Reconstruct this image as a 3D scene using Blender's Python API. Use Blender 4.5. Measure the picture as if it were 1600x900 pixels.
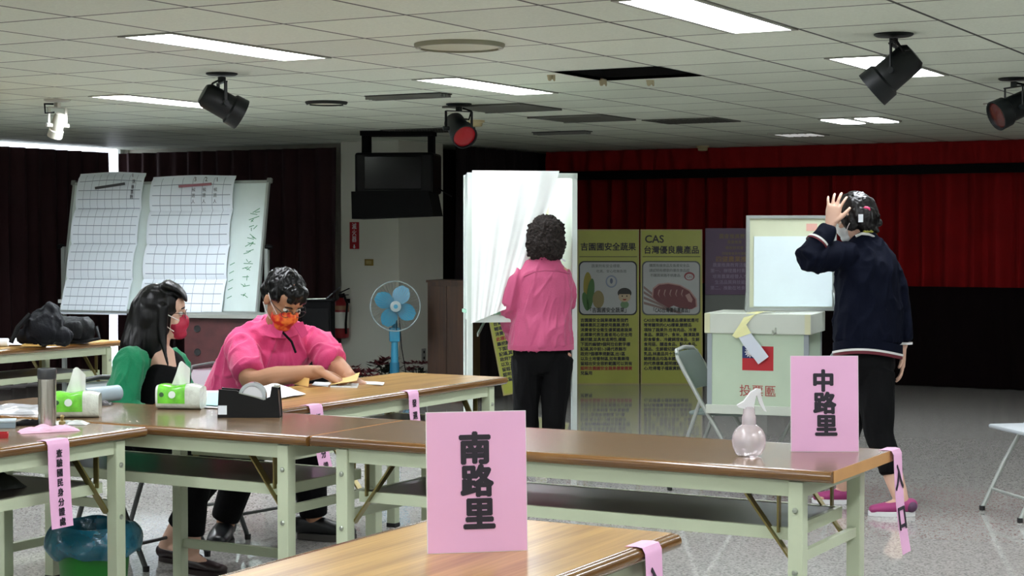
import bpy, bmesh, math, random
from mathutils import Vector, Matrix, noise
from math import sin, cos, pi, radians

for o in list(bpy.data.objects):
    bpy.data.objects.remove(o)
SC = bpy.context.scene
COL = SC.collection

# ------------------------------------------------------------------ camera, light, exposure
FPX, PITCH, CAMH, YAW, CEIL = 2711.0, -0.0301, 1.408, 0.5084, 2.283
cam_data = bpy.data.cameras.new('camera')
cam_data.sensor_width = 36.0
cam_data.lens = FPX / 1600 * 36.0
cam_data.clip_end = 100
cam = bpy.data.objects.new('camera', cam_data)
cam.location = (0, 0, CAMH)
cam.rotation_euler = (pi / 2 + PITCH, 0, YAW)
COL.objects.link(cam)
SC.camera = cam

world = bpy.data.worlds.new('daylight')
SC.world = world
world.use_nodes = True
world.node_tree.nodes['Background'].inputs[0].default_value = (0.82, 0.88, 1.0, 1)
world.node_tree.nodes['Background'].inputs[1].default_value = 5.0

SC.view_settings.view_transform = 'Standard'
SC.view_settings.look = 'None'
SC.view_settings.gamma = 1
SC.view_settings.use_curve_mapping = False
SC.view_settings.exposure = 0.15
LAMP = 34.0          # strength of the fluorescent diffusers

# ------------------------------------------------------------------ geometry helpers
CT, ST = cos(YAW), sin(YAW)
CR = Vector((CT, ST, 0)); CF = Vector((-ST, CT, 0)); UP = Vector((0, 0, 1))   # sideways, away, up

def _ray(x, y):
    a = (x - 800) / FPX; b = (450 - y) / FPX
    cp, sp = cos(PITCH), sin(PITCH)
    return CR * a + CF * (cp - sp * b) + UP * (sp + cp * b)
def J(x, y, d):                      # point seen at photo pixel x,y at distance d from the camera
    return _ray(x, y) * d + Vector((0, 0, CAMH))
def ON(x, y, z):                     # point seen at x,y that lies at height z
    r = _ray(x, y); return r * ((z - CAMH) / r.z) + Vector((0, 0, CAMH))

def lin(c):
    c /= 255.0
    return c / 12.92 if c <= 0.04045 else ((c + 0.055) / 1.055) ** 2.4
def rgb(h):
    h = h.lstrip('#'); return tuple(lin(int(h[i:i + 2], 16)) for i in (0, 2, 4)) + (1,)

MATS = {}
def mat(name, col, rough=0.5, metal=0.0, var=0.0, vscale=8.0, bump=0.0, bscale=60.0, emit=None, estr=0.0,
        trans=0.0, coat=0.0, spec=0.5, stretch=None, alpha=1.0, sheen=0.0, sub=0.0):
    if name in MATS: return MATS[name]
    m = bpy.data.materials.new(name); m.use_nodes = True
    nt = m.node_tree; b = nt.nodes['Principled BSDF']
    c = rgb(col) if isinstance(col, str) else tuple(col)
    b.inputs['Base Color'].default_value = c
    b.inputs['Roughness'].default_value = rough; b.inputs['Metallic'].default_value = metal
    b.inputs['Coat Weight'].default_value = coat
    b.inputs['Specular IOR Level'].default_value = spec
    b.inputs['Transmission Weight'].default_value = trans
    b.inputs['Alpha'].default_value = alpha
    b.inputs['Sheen Weight'].default_value = sheen
    if emit:
        b.inputs['Emission Color'].default_value = rgb(emit); b.inputs['Emission Strength'].default_value = estr
    tc = nt.nodes.new('ShaderNodeTexCoord'); mp = nt.nodes.new('ShaderNodeMapping')
    nt.links.new(tc.outputs['Object'], mp.inputs[0])
    if stretch: mp.inputs['Scale'].default_value = stretch
    n = nt.nodes.new('ShaderNodeTexNoise'); n.inputs['Scale'].default_value = vscale; n.inputs['Detail'].default_value = 4
    nt.links.new(mp.outputs[0], n.inputs['Vector'])
    v = max(var, 0.03)
    mr = nt.nodes.new('ShaderNodeMapRange'); mr.inputs[1].default_value = .3; mr.inputs[2].default_value = .7
    mr.inputs[3].default_value = 1 - v; mr.inputs[4].default_value = 1 + v * .6
    nt.links.new(n.outputs[0], mr.inputs[0])
    mx = nt.nodes.new('ShaderNodeVectorMath'); mx.operation = 'SCALE'; mx.inputs[0].default_value = c[:3]
    nt.links.new(mr.outputs[0], mx.inputs['Scale']); nt.links.new(mx.outputs[0], b.inputs['Base Color'])
    if bump:
        n2 = nt.nodes.new('ShaderNodeTexNoise'); n2.inputs['Scale'].default_value = bscale; n2.inputs['Detail'].default_value = 3
        nt.links.new(mp.outputs[0], n2.inputs['Vector'])
        bp = nt.nodes.new('ShaderNodeBump'); bp.inputs['Strength'].default_value = bump; bp.inputs['Distance'].default_value = 0.01
        nt.links.new(n2.outputs[0], bp.inputs['Height']); nt.links.new(bp.outputs[0], b.inputs['Normal'])
    MATS[name] = m
    return m

class MB:
    """collects shapes into one mesh"""
    def __init__(s): s.v = []; s.f = []; s.uv = {}
    def add(s, vs, fs, M=None):
        k = len(s.v)
        s.v += [tuple(M @ Vector(p)) if M is not None else tuple(p) for p in vs]
        s.f += [tuple(i + k for i in f) for f in fs]
        return s
    def box(s, x0, x1, y0, y1, z0, z1, M=None, ch=0.0):
        if ch <= 0:
            vs = [(x, y, z) for z in (z0, z1) for y in (y0, y1) for x in (x0, x1)]
            return s.add(vs, [(0, 2, 3, 1), (4, 5, 7, 6), (0, 1, 5, 4), (2, 6, 7, 3), (0, 4, 6, 2), (1, 3, 7, 5)], M)
        bm = bmesh.new(); bmesh.ops.create_cube(bm, size=1)
        for v in bm.verts:
            v.co = Vector(((x0 + x1) / 2 + v.co.x * (x1 - x0), (y0 + y1) / 2 + v.co.y * (y1 - y0), (z0 + z1) / 2 + v.co.z * (z1 - z0)))
        bmesh.ops.bevel(bm, geom=bm.edges[:], offset=ch, segments=2, affect='EDGES', profile=.5)
        bm.verts.index_update()
        s.add([v.co.copy() for v in bm.verts], [[v.index for v in f.verts] for f in bm.faces], M); bm.free()
        return s
    def bar(s, a, b, w, h=None, ref=None):
        """rectangular bar between two points"""
        a = Vector(a); b = Vector(b); h = h or w
        d = (b - a).normalized(); ref = Vector(ref) if ref else (UP if abs(d.z) < .9 else Vector((1, 0, 0)))
        x = d.cross(ref).normalized(); y = x.cross(d).normalized()
        vs = [p + x * (sx * w / 2) + y * (sy * h / 2) for p in (a, b) for sx, sy in ((-1, -1), (1, -1), (1, 1), (-1, 1))]
        return s.add(vs, [(3, 2, 1, 0), (4, 5, 6, 7), (0, 1, 5, 4), (1, 2, 6, 5), (2, 3, 7, 6), (3, 0, 4, 7)])
    def tube(s, pts, r, n=10, closed=False, ref=None):
        pts = [Vector(p) for p in pts]; R = r if isinstance(r, (list, tuple)) else [r] * len(pts)
        rings = []; px = None
        N = len(pts)
        for i, p in enumerate(pts):
            if closed: d = pts[(i + 1) % N] - pts[i - 1]
            else: d = pts[min(i + 1, N - 1)] - pts[max(i - 1, 0)]
            d.normalize()
            if px is None:
                q = Vector(ref) if ref else (UP if abs(d.z) < .9 else Vector((1, 0, 0)))
                x = d.cross(q).normalized()
            else:
                x = (px - d * px.dot(d)).normalized()
            px = x; y = d.cross(x)
            rings.append([p + (x * cos(2 * pi * j / n) + y * sin(2 * pi * j / n)) * R[i] for j in range(n)])
        vs = [v for rg in rings for v in rg]; fs = []
        for i in range(N if closed else N - 1):
            i2 = (i + 1) % N
            for j in range(n):
                j2 = (j + 1) % n
                fs.append((i * n + j, i * n + j2, i2 * n + j2, i2 * n + j))
        if not closed:
            fs.append(tuple(range(n - 1, -1, -1))); fs.append(tuple((N - 1) * n + j for j in range(n)))
        return s.add(vs, fs)
    def lathe(s, prof, n=24, M=None, cap=True):
        """profile of (radius, z)"""
        vs = [(r * cos(2 * pi * j / n), r * sin(2 * pi * j / n), z) for r, z in prof for j in range(n)]
        fs = [(i * n + j, i * n + (j + 1) % n, (i + 1) * n + (j + 1) % n, (i + 1) * n + j) for i in range(len(prof) - 1) for j in range(n)]
        if cap:
            fs.append(tuple(range(n - 1, -1, -1))); fs.append(tuple((len(prof) - 1) * n + j for j in range(n)))
        return s.add(vs, fs, M)
    def ell(s, c, rx, ry, rz, M=None, n=16, m=10):
        vs = [(c[0], c[1], c[2] - rz)]
        for i in range(1, m):
            t = -pi / 2 + pi * i / m
            vs += [(c[0] + rx * cos(t) * cos(2 * pi * j / n), c[1] + ry * cos(t) * sin(2 * pi * j / n), c[2] + rz * sin(t)) for j in range(n)]
        vs.append((c[0], c[1], c[2] + rz)); L = len(vs) - 1
        fs = [(0, 1 + (j + 1) % n, 1 + j) for j in range(n)]
        for i in range(m - 2):
            for j in range(n):
                a = 1 + i * n; fs.append((a + j, a + (j + 1) % n, a + n + (j + 1) % n, a + n + j))
        a = 1 + (m - 2) * n
        fs += [(a + j, a + (j + 1) % n, L) for j in range(n)]
        return s.add(vs, fs, M)
    def prism(s, poly, z0, z1, M=None):
        """polygon in xy extruded in z"""
        n = len(poly)
        vs = [(x, y, z0) for x, y in poly] + [(x, y, z1) for x, y in poly]
        fs = [tuple(range(n - 1, -1, -1)), tuple(range(n, 2 * n))] + [(i, (i + 1) % n, n + (i + 1) % n, n + i) for i in range(n)]
        return s.add(vs, fs, M)
    def grid(s, fn, nu, nv, thick=0.0, off=None):
        """surface fn(u,v); with thickness along its normal"""
        P = [[Vector(fn(i / nu, j / nv)) for i in range(nu + 1)] for j in range(nv + 1)]
        k = len(s.v); W = nu + 1
        def add_layer(t):
            for j in range(nv + 1):
                for i in range(nu + 1):
                    p = P[j][i]
                    if t:
                        a = P[j][min(i + 1, nu)] - P[j][max(i - 1, 0)]; b = P[min(j + 1, nv)][i] - P[max(j - 1, 0)][i]
                        nn = a.cross(b); p = p - (nn.normalized() * t if nn.length > 0 else Vector())
                    s.v.append(tuple(p))
        add_layer(0)
        for j in range(nv):
            for i in range(nu):
                q = k + j * W + i; s.f.append((q, q + 1, q + W + 1, q + W))
                s.uv[len(s.f) - 1] = [(i / nu, j / nv), ((i + 1) / nu, j / nv), ((i + 1) / nu, (j + 1) / nv), (i / nu, (j + 1) / nv)]
        if thick:
            k2 = len(s.v); add_layer(thick)
            for j in range(nv):
                for i in range(nu):
                    q = k2 + j * W + i; s.f.append((q, q + W, q + W + 1, q + 1))
                    s.uv[len(s.f) - 1] = [(i / nu, j / nv), (i / nu, (j + 1) / nv), ((i + 1) / nu, (j + 1) / nv), ((i + 1) / nu, j / nv)]
            for i in range(nu):
                s.f.append((k + i, k2 + i, k2 + i + 1, k + i + 1)); t = nv * W
                s.f.append((k + t + i, k + t + i + 1, k2 + t + i + 1, k2 + t + i))
            for j in range(nv):
                a = j * W; s.f.append((k + a, k + a + W, k2 + a + W, k2 + a)); a += nu
                s.f.append((k + a, k2 + a, k2 + a + W, k + a + W))
        return s
    def build(s, name, m, parent=None, smooth=False, angle=40):
        me = bpy.data.meshes.new(name); me.from_pydata([tuple(p) for p in s.v], [], s.f); me.update()
        if s.uv:
            ul = me.uv_layers.new(name='uv')
            for fi, uvs in s.uv.items():
                p = me.polygons[fi]
                for q, li in enumerate(p.loop_indices): ul.data[li].uv = uvs[q]
        o = bpy.data.objects.new(name, me); COL.objects.link(o)
        if m: me.materials.append(m)
        if smooth:
            me.polygons.foreach_set('use_smooth', [True] * len(me.polygons))
            bm = bmesh.new(); bm.from_mesh(me); bmesh.ops.recalc_face_normals(bm, faces=bm.faces)
            for e in bm.edges:
                if len(e.link_faces) == 2 and e.calc_face_angle(0) > radians(angle): e.smooth = False
            bm.to_mesh(me); bm.free()
        if parent: link_to(o, parent)
        return o

def wmat(o):
    m = o.matrix_basis.copy()
    p = o.parent
    while p: m = p.matrix_basis @ m; p = p.parent
    return m
def link_to(o, parent):
    """parts are written in world space: bring them into the thing's own frame"""
    o.parent = parent
    inv = wmat(parent).inverted()
    if isinstance(o.data, bpy.types.Mesh) and o.data.users == 1:
        o.data.transform(inv)
    else:
        o.matrix_basis = inv @ o.matrix_basis

def tag(o, label=None, cat=None, group=None, kind=None):
    if label: o['label'] = label
    if cat: o['category'] = cat
    if group: o['group'] = group
    if kind: o['kind'] = kind
    return o
def thing(name, label, cat, loc, rz=0, group=None, rx=0, ry=0):
    o = bpy.data.objects.new(name, None); COL.objects.link(o)
    o.empty_display_size = .1
    o.location = loc; o.rotation_euler = (rx, ry, rz)
    return tag(o, label, cat, group)
def put(o, parent):
    """part written in the thing's LOCAL frame"""
    o.parent = parent; return o
def copy_tree(o, parent=None):
    kids = [c for c in bpy.data.objects if c.parent == o]
    c = o.copy(); COL.objects.link(c); c.parent = parent
    for k in kids: copy_tree(k, c)
    return c
def pivot(o, loc):
    """move a single mesh thing's origin to loc without moving it"""
    o.data.transform(Matrix.Translation(-Vector(loc))); o.location = loc; return o

def blob(name, chains, voxel, m, parent=None, smooth=3, disp=None, ells=(), local=False, cap=1.0):
    """one continuous skin round tapering elliptical limbs.  chain = (ref, [(point, a, b), ...])"""
    s = MB()
    for ref, pts in chains:
        ref = Vector(ref)
        P = [(Vector(p), a, b) for p, a, b in pts]
        # subdivide with catmull-rom
        Q = []
        for i in range(len(P) - 1):
            p0 = P[max(i - 1, 0)]; p1 = P[i]; p2 = P[i + 1]; p3 = P[min(i + 2, len(P) - 1)]
            for k in range(4):
                t = k / 4
                def cr(a, b, c, d): return 0.5 * ((2 * b) + (c - a) * t + (2 * a - 5 * b + 4 * c - d) * t * t + (3 * b - a - 3 * c + d) * t ** 3)
                Q.append((cr(p0[0], p1[0], p2[0], p3[0]), p1[1] + (p2[1] - p1[1]) * t, p1[2] + (p2[2] - p1[2]) * t))
        Q.append(P[-1])
        d0 = (Q[1][0] - Q[0][0]).normalized(); d1 = (Q[-1][0] - Q[-2][0]).normalized()
        c0 = min(Q[0][1], Q[0][2]) * cap; c1 = min(Q[-1][1], Q[-1][2]) * cap
        R = [(Q[0][0] - d0 * c0 * k, Q[0][1] * f, Q[0][2] * f) for k, f in ((.85, .35), (.6, .75), (.3, .93))]
        R += Q + [(Q[-1][0] + d1 * c1 * k, Q[-1][1] * f, Q[-1][2] * f) for k, f in ((.3, .93), (.6, .75), (.85, .35))]
        n = 16; vs = []; N = len(R)
        for i, (p, a, b) in enumerate(R):
            d = (R[min(i + 1, N - 1)][0] - R[max(i - 1, 0)][0]).normalized()
            x = ref - d * ref.dot(d)
            if x.length < 1e-3: x = d.orthogonal()
            x.normalize(); y = d.cross(x)
            vs += [p + x * (a * cos(2 * pi * j / n)) + y * (b * sin(2 * pi * j / n)) for j in range(n)]
        fs = [(i * n + j, i * n + (j + 1) % n, (i + 1) * n + (j + 1) % n, (i + 1) * n + j) for i in range(N - 1) for j in range(n)]
        fs.append(tuple(range(n - 1, -1, -1))); fs.append(tuple((N - 1) * n + j for j in range(n)))
        s.add(vs, fs)
    for c, ax, (rx, ry, rz) in ells:
        M = Matrix.Translation(Vector(c)) @ Matrix((ax[0], ax[1], ax[2])).transposed().to_4x4()
        s.ell((0, 0, 0), rx, ry, rz, M)
    o = s.build(name, None)
    rm = o.modifiers.new('r', 'REMESH'); rm.mode = 'VOXEL'; rm.voxel_size = voxel; rm.use_smooth_shade = True
    sm = o.modifiers.new('s', 'SMOOTH'); sm.factor = .5; sm.iterations = smooth
    dg = bpy.context.evaluated_depsgraph_get()
    me = bpy.data.meshes.new_from_object(o.evaluated_get(dg))
    old = o.data; o.modifiers.clear(); o.data = me; bpy.data.meshes.remove(old); me.name = name
    if disp:
        nor = [v.normal.copy() for v in me.vertices]
        for v, nn in zip(me.vertices, nor): v.co += nn * disp(v.co, nn)
    me.materials.clear(); me.materials.append(m)
    me.polygons.foreach_set('use_smooth', [True] * len(me.polygons))
    if parent:
        if local: o.parent = parent
        else: link_to(o, parent)
    return o

def folds(amp, freq, axis=(0, 0, 1), seed=0.0, squash=.25):
    ax = Vector(axis).normalized()
    def f(p, n):
        q = p - ax * (p.dot(ax) * (1 - squash))
        q = q * freq + Vector((seed, seed * 1.7, 0))
        a = noise.noise(q); b = noise.noise(q * 2.1 + Vector((5, 5, 5)))
        return max(-.002, amp * (1.2 * max(0, 1 - abs(a) * 4) ** 1.5 + .8 * max(0, 1 - abs(b) * 3.5) - .35 + .9 * noise.noise(q * .6)))
    return f

FONT = None
def text(body, size, m, M, name='lettering', parent=None, bold=0.0, align='CENTER', line=1.0, depth=0.0006, sx=1.0, cspace=1.0, stamps=8):
    """writing as a real thin mesh; M places the text plane (x right, y up, z out). bold = stroke thickening by stamping"""
    cu = bpy.data.curves.new('t', 'FONT'); cu.body = body; cu.size = size; cu.align_x = align; cu.align_y = 'CENTER'
    cu.extrude = depth; cu.space_line = line; cu.resolution_u = 3; cu.space_character = cspace
    t = bpy.data.objects.new('t', cu); COL.objects.link(t)
    dg = bpy.context.evaluated_depsgraph_get(); dg.update()
    me = bpy.data.meshes.new_from_object(t.evaluated_get(dg))
    bpy.data.objects.remove(t); bpy.data.curves.remove(cu)
    if bold:
        s = MB(); vs = [v.co.copy() for v in me.vertices]; fs = [tuple(p.vertices) for p in me.polygons]
        for k in range(stamps):
            a = 2 * pi * k / stamps + .4
            s.add(vs, fs, Matrix.Translation((bold * cos(a), bold * sin(a), .00004 * k)))
        s.add(vs, fs)
        me2 = bpy.data.meshes.new(name); me2.from_pydata(s.v, [], s.f); bpy.data.meshes.remove(me); me = me2
    me.transform(Matrix.Diagonal((sx, 1, 1, 1))); me.transform(M); me.materials.clear(); me.materials.append(m)
    o = bpy.data.objects.new(name, me); COL.objects.link(o); me.name = name
    if parent: link_to(o, parent)
    return o
def frame(origin, xdir, zup=UP):
    """matrix with x along xdir, y up, z out towards the viewer"""
    x = Vector(xdir).normalized(); y = (Vector(zup) - x * Vector(zup).dot(x)).normalized(); z = x.cross(y)
    return Matrix.Translation(Vector(origin)) @ Matrix((x, y, z)).transposed().to_4x4()
def vertical(s): return '\n'.join(s)

# ------------------------------------------------------------------ materials of the room
def ceiling_material():
    m = bpy.data.materials.new('ceiling_tiles'); m.use_nodes = True; nt = m.node_tree; N = nt.nodes; L = nt.links
    b = N['Principled BSDF']; b.inputs['Roughness'].default_value = .55; b.inputs['Specular IOR Level'].default_value = .35
    g = N.new('ShaderNodeNewGeometry'); sx = N.new('ShaderNodeSeparateXYZ'); L.new(g.outputs['Position'], sx.inputs[0])
    def math(op, a, v=None, c=None):
        n = N.new('ShaderNodeMath'); n.operation = op
        for i, q in enumerate((a, v, c)):
            if q is None: continue
            if isinstance(q, (int, float)): n.inputs[i].default_value = q
            else: L.new(q, n.inputs[i])
        return n.outputs[0]
    def cell(o, off):
        t = math('DIVIDE', math('SUBTRACT', o, off), .6)
        fr = math('FRACT', math('ADD', t, 1000.0)); d = math('ABSOLUTE', math('SUBTRACT', fr, .5))
        return math('FLOOR', t), math('GREATER_THAN', d, .5 - .014)
    fx, lx = cell(sx.outputs[0], -4.93); fy, ly = cell(sx.outputs[1], 5.83)
    line = math('MAXIMUM', lx, ly)
    cv = N.new('ShaderNodeCombineXYZ'); L.new(fx, cv.inputs[0]); L.new(fy, cv.inputs[1])
    wn = N.new('ShaderNodeTexWhiteNoise'); wn.noise_dimensions = '2D'; L.new(cv.outputs[0], wn.inputs['Vector'])
    tint = math('MULTIPLY_ADD', wn.outputs['Value'], .12, .91)
    ns = N.new('ShaderNodeTexNoise'); ns.inputs['Scale'].default_value = 90; ns.inputs['Detail'].default_value = 5
    L.new(g.outputs['Position'], ns.inputs['Vector'])
    sp = math('MULTIPLY', tint, math('MULTIPLY_ADD', ns.outputs[0], .3, .85))
    sc = N.new('ShaderNodeVectorMath'); sc.operation = 'SCALE'; sc.inputs[0].default_value = rgb('#d9e0cf')[:3]; L.new(sp, sc.inputs['Scale'])
    mx = N.new('ShaderNodeMix'); mx.data_type = 'RGBA'; L.new(line, mx.inputs['Factor']); L.new(sc.outputs[0], mx.inputs['A'])
    mx.inputs['B'].default_value = rgb('#3a3b35'); L.new(mx.outputs['Result'], b.inputs['Base Color'])
    bp = N.new('ShaderNodeBump'); bp.inputs['Strength'].default_value = .25; bp.inputs['Distance'].default_value = .004
    L.new(ns.outputs[0], bp.inputs['Height']); L.new(bp.outputs[0], b.inputs['Normal'])
    return m
def floor_material():
    m = bpy.data.materials.new('terrazzo'); m.use_nodes = True; nt = m.node_tree; N = nt.nodes; L = nt.links
    b = N['Principled BSDF']; b.inputs['Roughness'].default_value = .16
    tc = N.new('ShaderNodeTexCoord')
    v = N.new('ShaderNodeTexVoronoi'); v.inputs['Scale'].default_value = 120; L.new(tc.outputs['Object'], v.inputs['Vector'])
    r = N.new('ShaderNodeValToRGB'); L.new(v.outputs['Color'], r.inputs[0]); r.color_ramp.interpolation = 'CONSTANT'
    e = r.color_ramp.elements; e[0].color = rgb('#85837f'); e[1].position = .3; e[1].color = rgb('#a09e99')
    for p, c in ((.55, '#aaa8a3'), (.8, '#918f8a'), (.92, '#b5b3ad')):
        q = e.new(p); q.color = rgb(c)
    n2 = N.new('ShaderNodeTexNoise'); n2.inputs['Scale'].default_value = 1.6; L.new(tc.outputs['Object'], n2.inputs['Vector'])
    mr = N.new('ShaderNodeMapRange'); mr.inputs[1].default_value = .3; mr.inputs[2].default_value = .7; mr.inputs[3].default_value = .03; mr.inputs[4].default_value = .075
    L.new(n2.outputs[0], mr.inputs[0]); L.new(mr.outputs[0], b.inputs['Roughness'])
    L.new(r.outputs[0], b.inputs['Base Color'])
    return m
M_ceil = ceiling_material(); M_floor = floor_material()
M_wall = mat('cream_paint', '#b9b8a8', .7, var=.05, vscale=3, bump=.1, bscale=120)
M_wallout = mat('pale_wall', '#c2c3b8', .8)
M_dark = mat('dark_void', '#060606', .9)
M_black = mat('black_plastic', '#030304', .45, spec=.12)
M_blackmat = mat('matte_black', '#060607', .85, spec=.15)
M_cur_dark = mat('maroon_curtain', '#2b070c', .85, var=.2, vscale=3, bump=.2, bscale=200)
M_cur_red = mat('red_curtain', '#850b0e', .85, spec=.2, var=.15, vscale=3, bump=.2, bscale=200)
M_lowcloth = mat('near_black_cloth', '#0c0405', .95, spec=.1, var=.2)
M_lamp = mat('lit_diffuser', '#ffffff', .5, emit='#f4f8ff', estr=LAMP)
M_metalw = mat('white_enamel', '#c9cdc4', .4)

# ------------------------------------------------------------------ room shell
X0, X1, Y0, Y1 = -12.05, 5.6, -5.0, 16.45
BY = 13.6       # back wall left of the pillar
tag(MB().box(X0 - 1.5, X1, Y0, Y1 + .2, -.1, 0).build('floor', M_floor), kind='structure')
# ceiling tiles, with the openings for lamps and missing tiles left out
LX = [-7.33, -4.93, -2.53, -.13, 2.27]
LIT = []        # (x of right edge, y near end, on)
for lx in LX:
    for k in range(-5, 2):
        LIT.append((lx, 5.83 + 2.4 * k))
HOLES = {}
def cellof(x, y): return (int(math.floor((x + 4.93) / .6 + 1e-4)), int(math.floor((y - 5.83) / .6 + 1e-4)))
OPEN = [cellof(-4.03, 8.53)]                                  # the missing tile
cm = MB(); gx0, gx1, gy0, gy1 = -12, 18, -19, 18
lampcells = {}
for (lx, ly) in LIT:
    for q in (0, 1): lampcells[cellof(lx - .3, ly + .3 + .6 * q)] = True
for i in range(gx0, gx1):
    for j in range(gy0, gy1):
        xa, xb = -4.93 + .6 * i, -4.93 + .6 * (i + 1); ya, yb = 5.83 + .6 * j, 5.83 + .6 * (j + 1)
        xa = max(xa, X0); xb = min(xb, X1); ya = max(ya, Y0); yb = min(yb, Y1)
        if xa >= xb or ya >= yb or (i, j) in OPEN: continue
        if (i, j) in lampcells: xb -= .3
        cm.box(xa, xb, ya, yb, CEIL, CEIL + .015)
tag(cm.build('ceiling', M_ceil), kind='structure')
tag(MB().box(X0 - .1, X1, Y0, Y1 + .2, 3.0, 3.05).build('ceiling_slab', M_dark), kind='structure')

# left wall: full height window behind the curtains, glazed
tag(MB().box(X0 - .15, X0, Y0, 8.6, 0, 3).box(X0 - .15, X0, 8.6, BY - .02, 2.35, 3).build('wall_left', M_wall), kind='structure')
tag(MB().box(X0, -9.3, BY, BY + .15, 0, 3).box(X0 - .15, X0, BY - .02, BY + .15, 0, 3).build('wall_back', M_wall), kind='structure')
w = tag(MB().box(X0 - .1, X0 - .05, 8.6, BY - .02, 0, .06).box(X0 - .1, X0 - .05, 8.6, BY - .02, 2.3, 2.35)
        .box(X0 - .1, X0 - .05, 8.6, 8.66, .06, 2.3).box(X0 - .1, X0 - .05, 11.0, 11.05, .06, 2.3)
        .box(X0 - .1, X0 - .05, 13.52, 13.58, .06, 2.3).build('window_1', M_metalw), kind='structure')
MB().box(X0 - .08, X0 - .074, 8.66, 13.52, .06, 2.3).build('pane', mat('glass', '#ffffff', .02, trans=1.0), w)
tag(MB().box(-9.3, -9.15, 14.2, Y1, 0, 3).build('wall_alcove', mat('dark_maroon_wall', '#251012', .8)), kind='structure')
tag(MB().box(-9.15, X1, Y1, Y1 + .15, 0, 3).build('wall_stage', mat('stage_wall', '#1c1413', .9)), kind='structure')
tag(MB().box(X1, X1 + .15, Y0, Y1, 0, 3).build('wall_right', M_wallout), kind='structure')
tag(MB().box(X0, X1, Y0 - .15, Y0, 0, 3).build('wall_front', M_wallout), kind='structure')
tag(MB().box(-9.31, -8.67, 13.42, 14.2, 0, CEIL).build('wall_pillar', mat('pillar_paint', '#d6d7ca', .6, var=.04, vscale=2, bump=.08, bscale=90)), kind='structure')

# ------------------------------------------------------------------ curtains
def curtain(name, a, b, z0, z1, m, label, amp=.05, pitch=.19, seed=1, cat='curtain', group=None):
    a = Vector(a); b = Vector(b); L = (b - a).length; d = (b - a) / L; nn = Vector((-d.y, d.x, 0)); rnd = random.Random(seed)
    ph = [rnd.uniform(-.8, .8) for _ in range(int(L / pitch) + 3)]
    am = [rnd.uniform(.3, 1.4) for _ in range(int(L / pitch) + 3)]
    def fn(u, v):
        s = u * L; k = s / pitch; i = int(k); f = k - i
        p = ph[i] * (1 - f) + ph[i + 1] * f; q = am[i] * (1 - f) + am[i + 1] * f
        off = amp * q * sin(2 * pi * k + p) * (1 - .25 * v) + .012 * sin(3.1 * k + 4 * v + seed)
        return a + d * s + nn * off + UP * (z0 + (z1 - z0) * v)
    o = MB().grid(fn, max(24, int(L / pitch * 9)), 10, .004).build(name, m, smooth=True)
    pivot(o, (a + b) / 2 + UP * z0)
    return tag(o, label, cat, group)
curtain('curtain', (-11.93, 5.0, 0), (-11.93, 13.13, 0), .02, 2.235, M_cur_dark, 'dark maroon curtain along the left wall, daylight showing over its top', amp=.045)
curtain('curtain', (-11.985, 13.37, 0), (-9.36, 13.43, 0), .02, 2.235, M_cur_dark, 'dark maroon curtain behind the tally whiteboard, left of the pillar', amp=.045, seed=4)
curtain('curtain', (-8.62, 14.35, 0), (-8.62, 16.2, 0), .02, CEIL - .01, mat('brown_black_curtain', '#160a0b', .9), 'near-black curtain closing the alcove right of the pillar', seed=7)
curtain('curtain', (-8.5, 16.32, 0), (5.4, 16.32, 0), .9, 2.2, M_cur_red, 'long red pleated stage curtain across the back of the hall', seed=2, amp=.075, pitch=.22)
curtain('valance', (-8.5, 15.99, 0), (5.4, 15.99, 0), 2.075, CEIL - .005, M_cur_red, 'short red valance along the ceiling above the stage curtain', amp=.03, seed=3, cat='valance')
curtain('lower_cloth_panel', (-8.5, 16.02, 0), (5.4, 16.02, 0), .01, .935, M_lowcloth, 'near-black cloth panel hanging below the red curtain', amp=.02, seed=6, cat='cloth panel')  # near-black pleated panel along the lower part of the back wall
tag(MB().box(-8.5, 5.4, 16.03, 16.09, 1.985, 2.07).build('valance_shade_band', M_blackmat), 'black band standing in for the shade below the red valance', 'shade band')  # added black strip, stands in for the shade under the valance
tag(MB().box(-8.5, 5.4, 16.06, Y1, .86, .9).build('stage_floor', M_blackmat), kind='structure')

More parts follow.
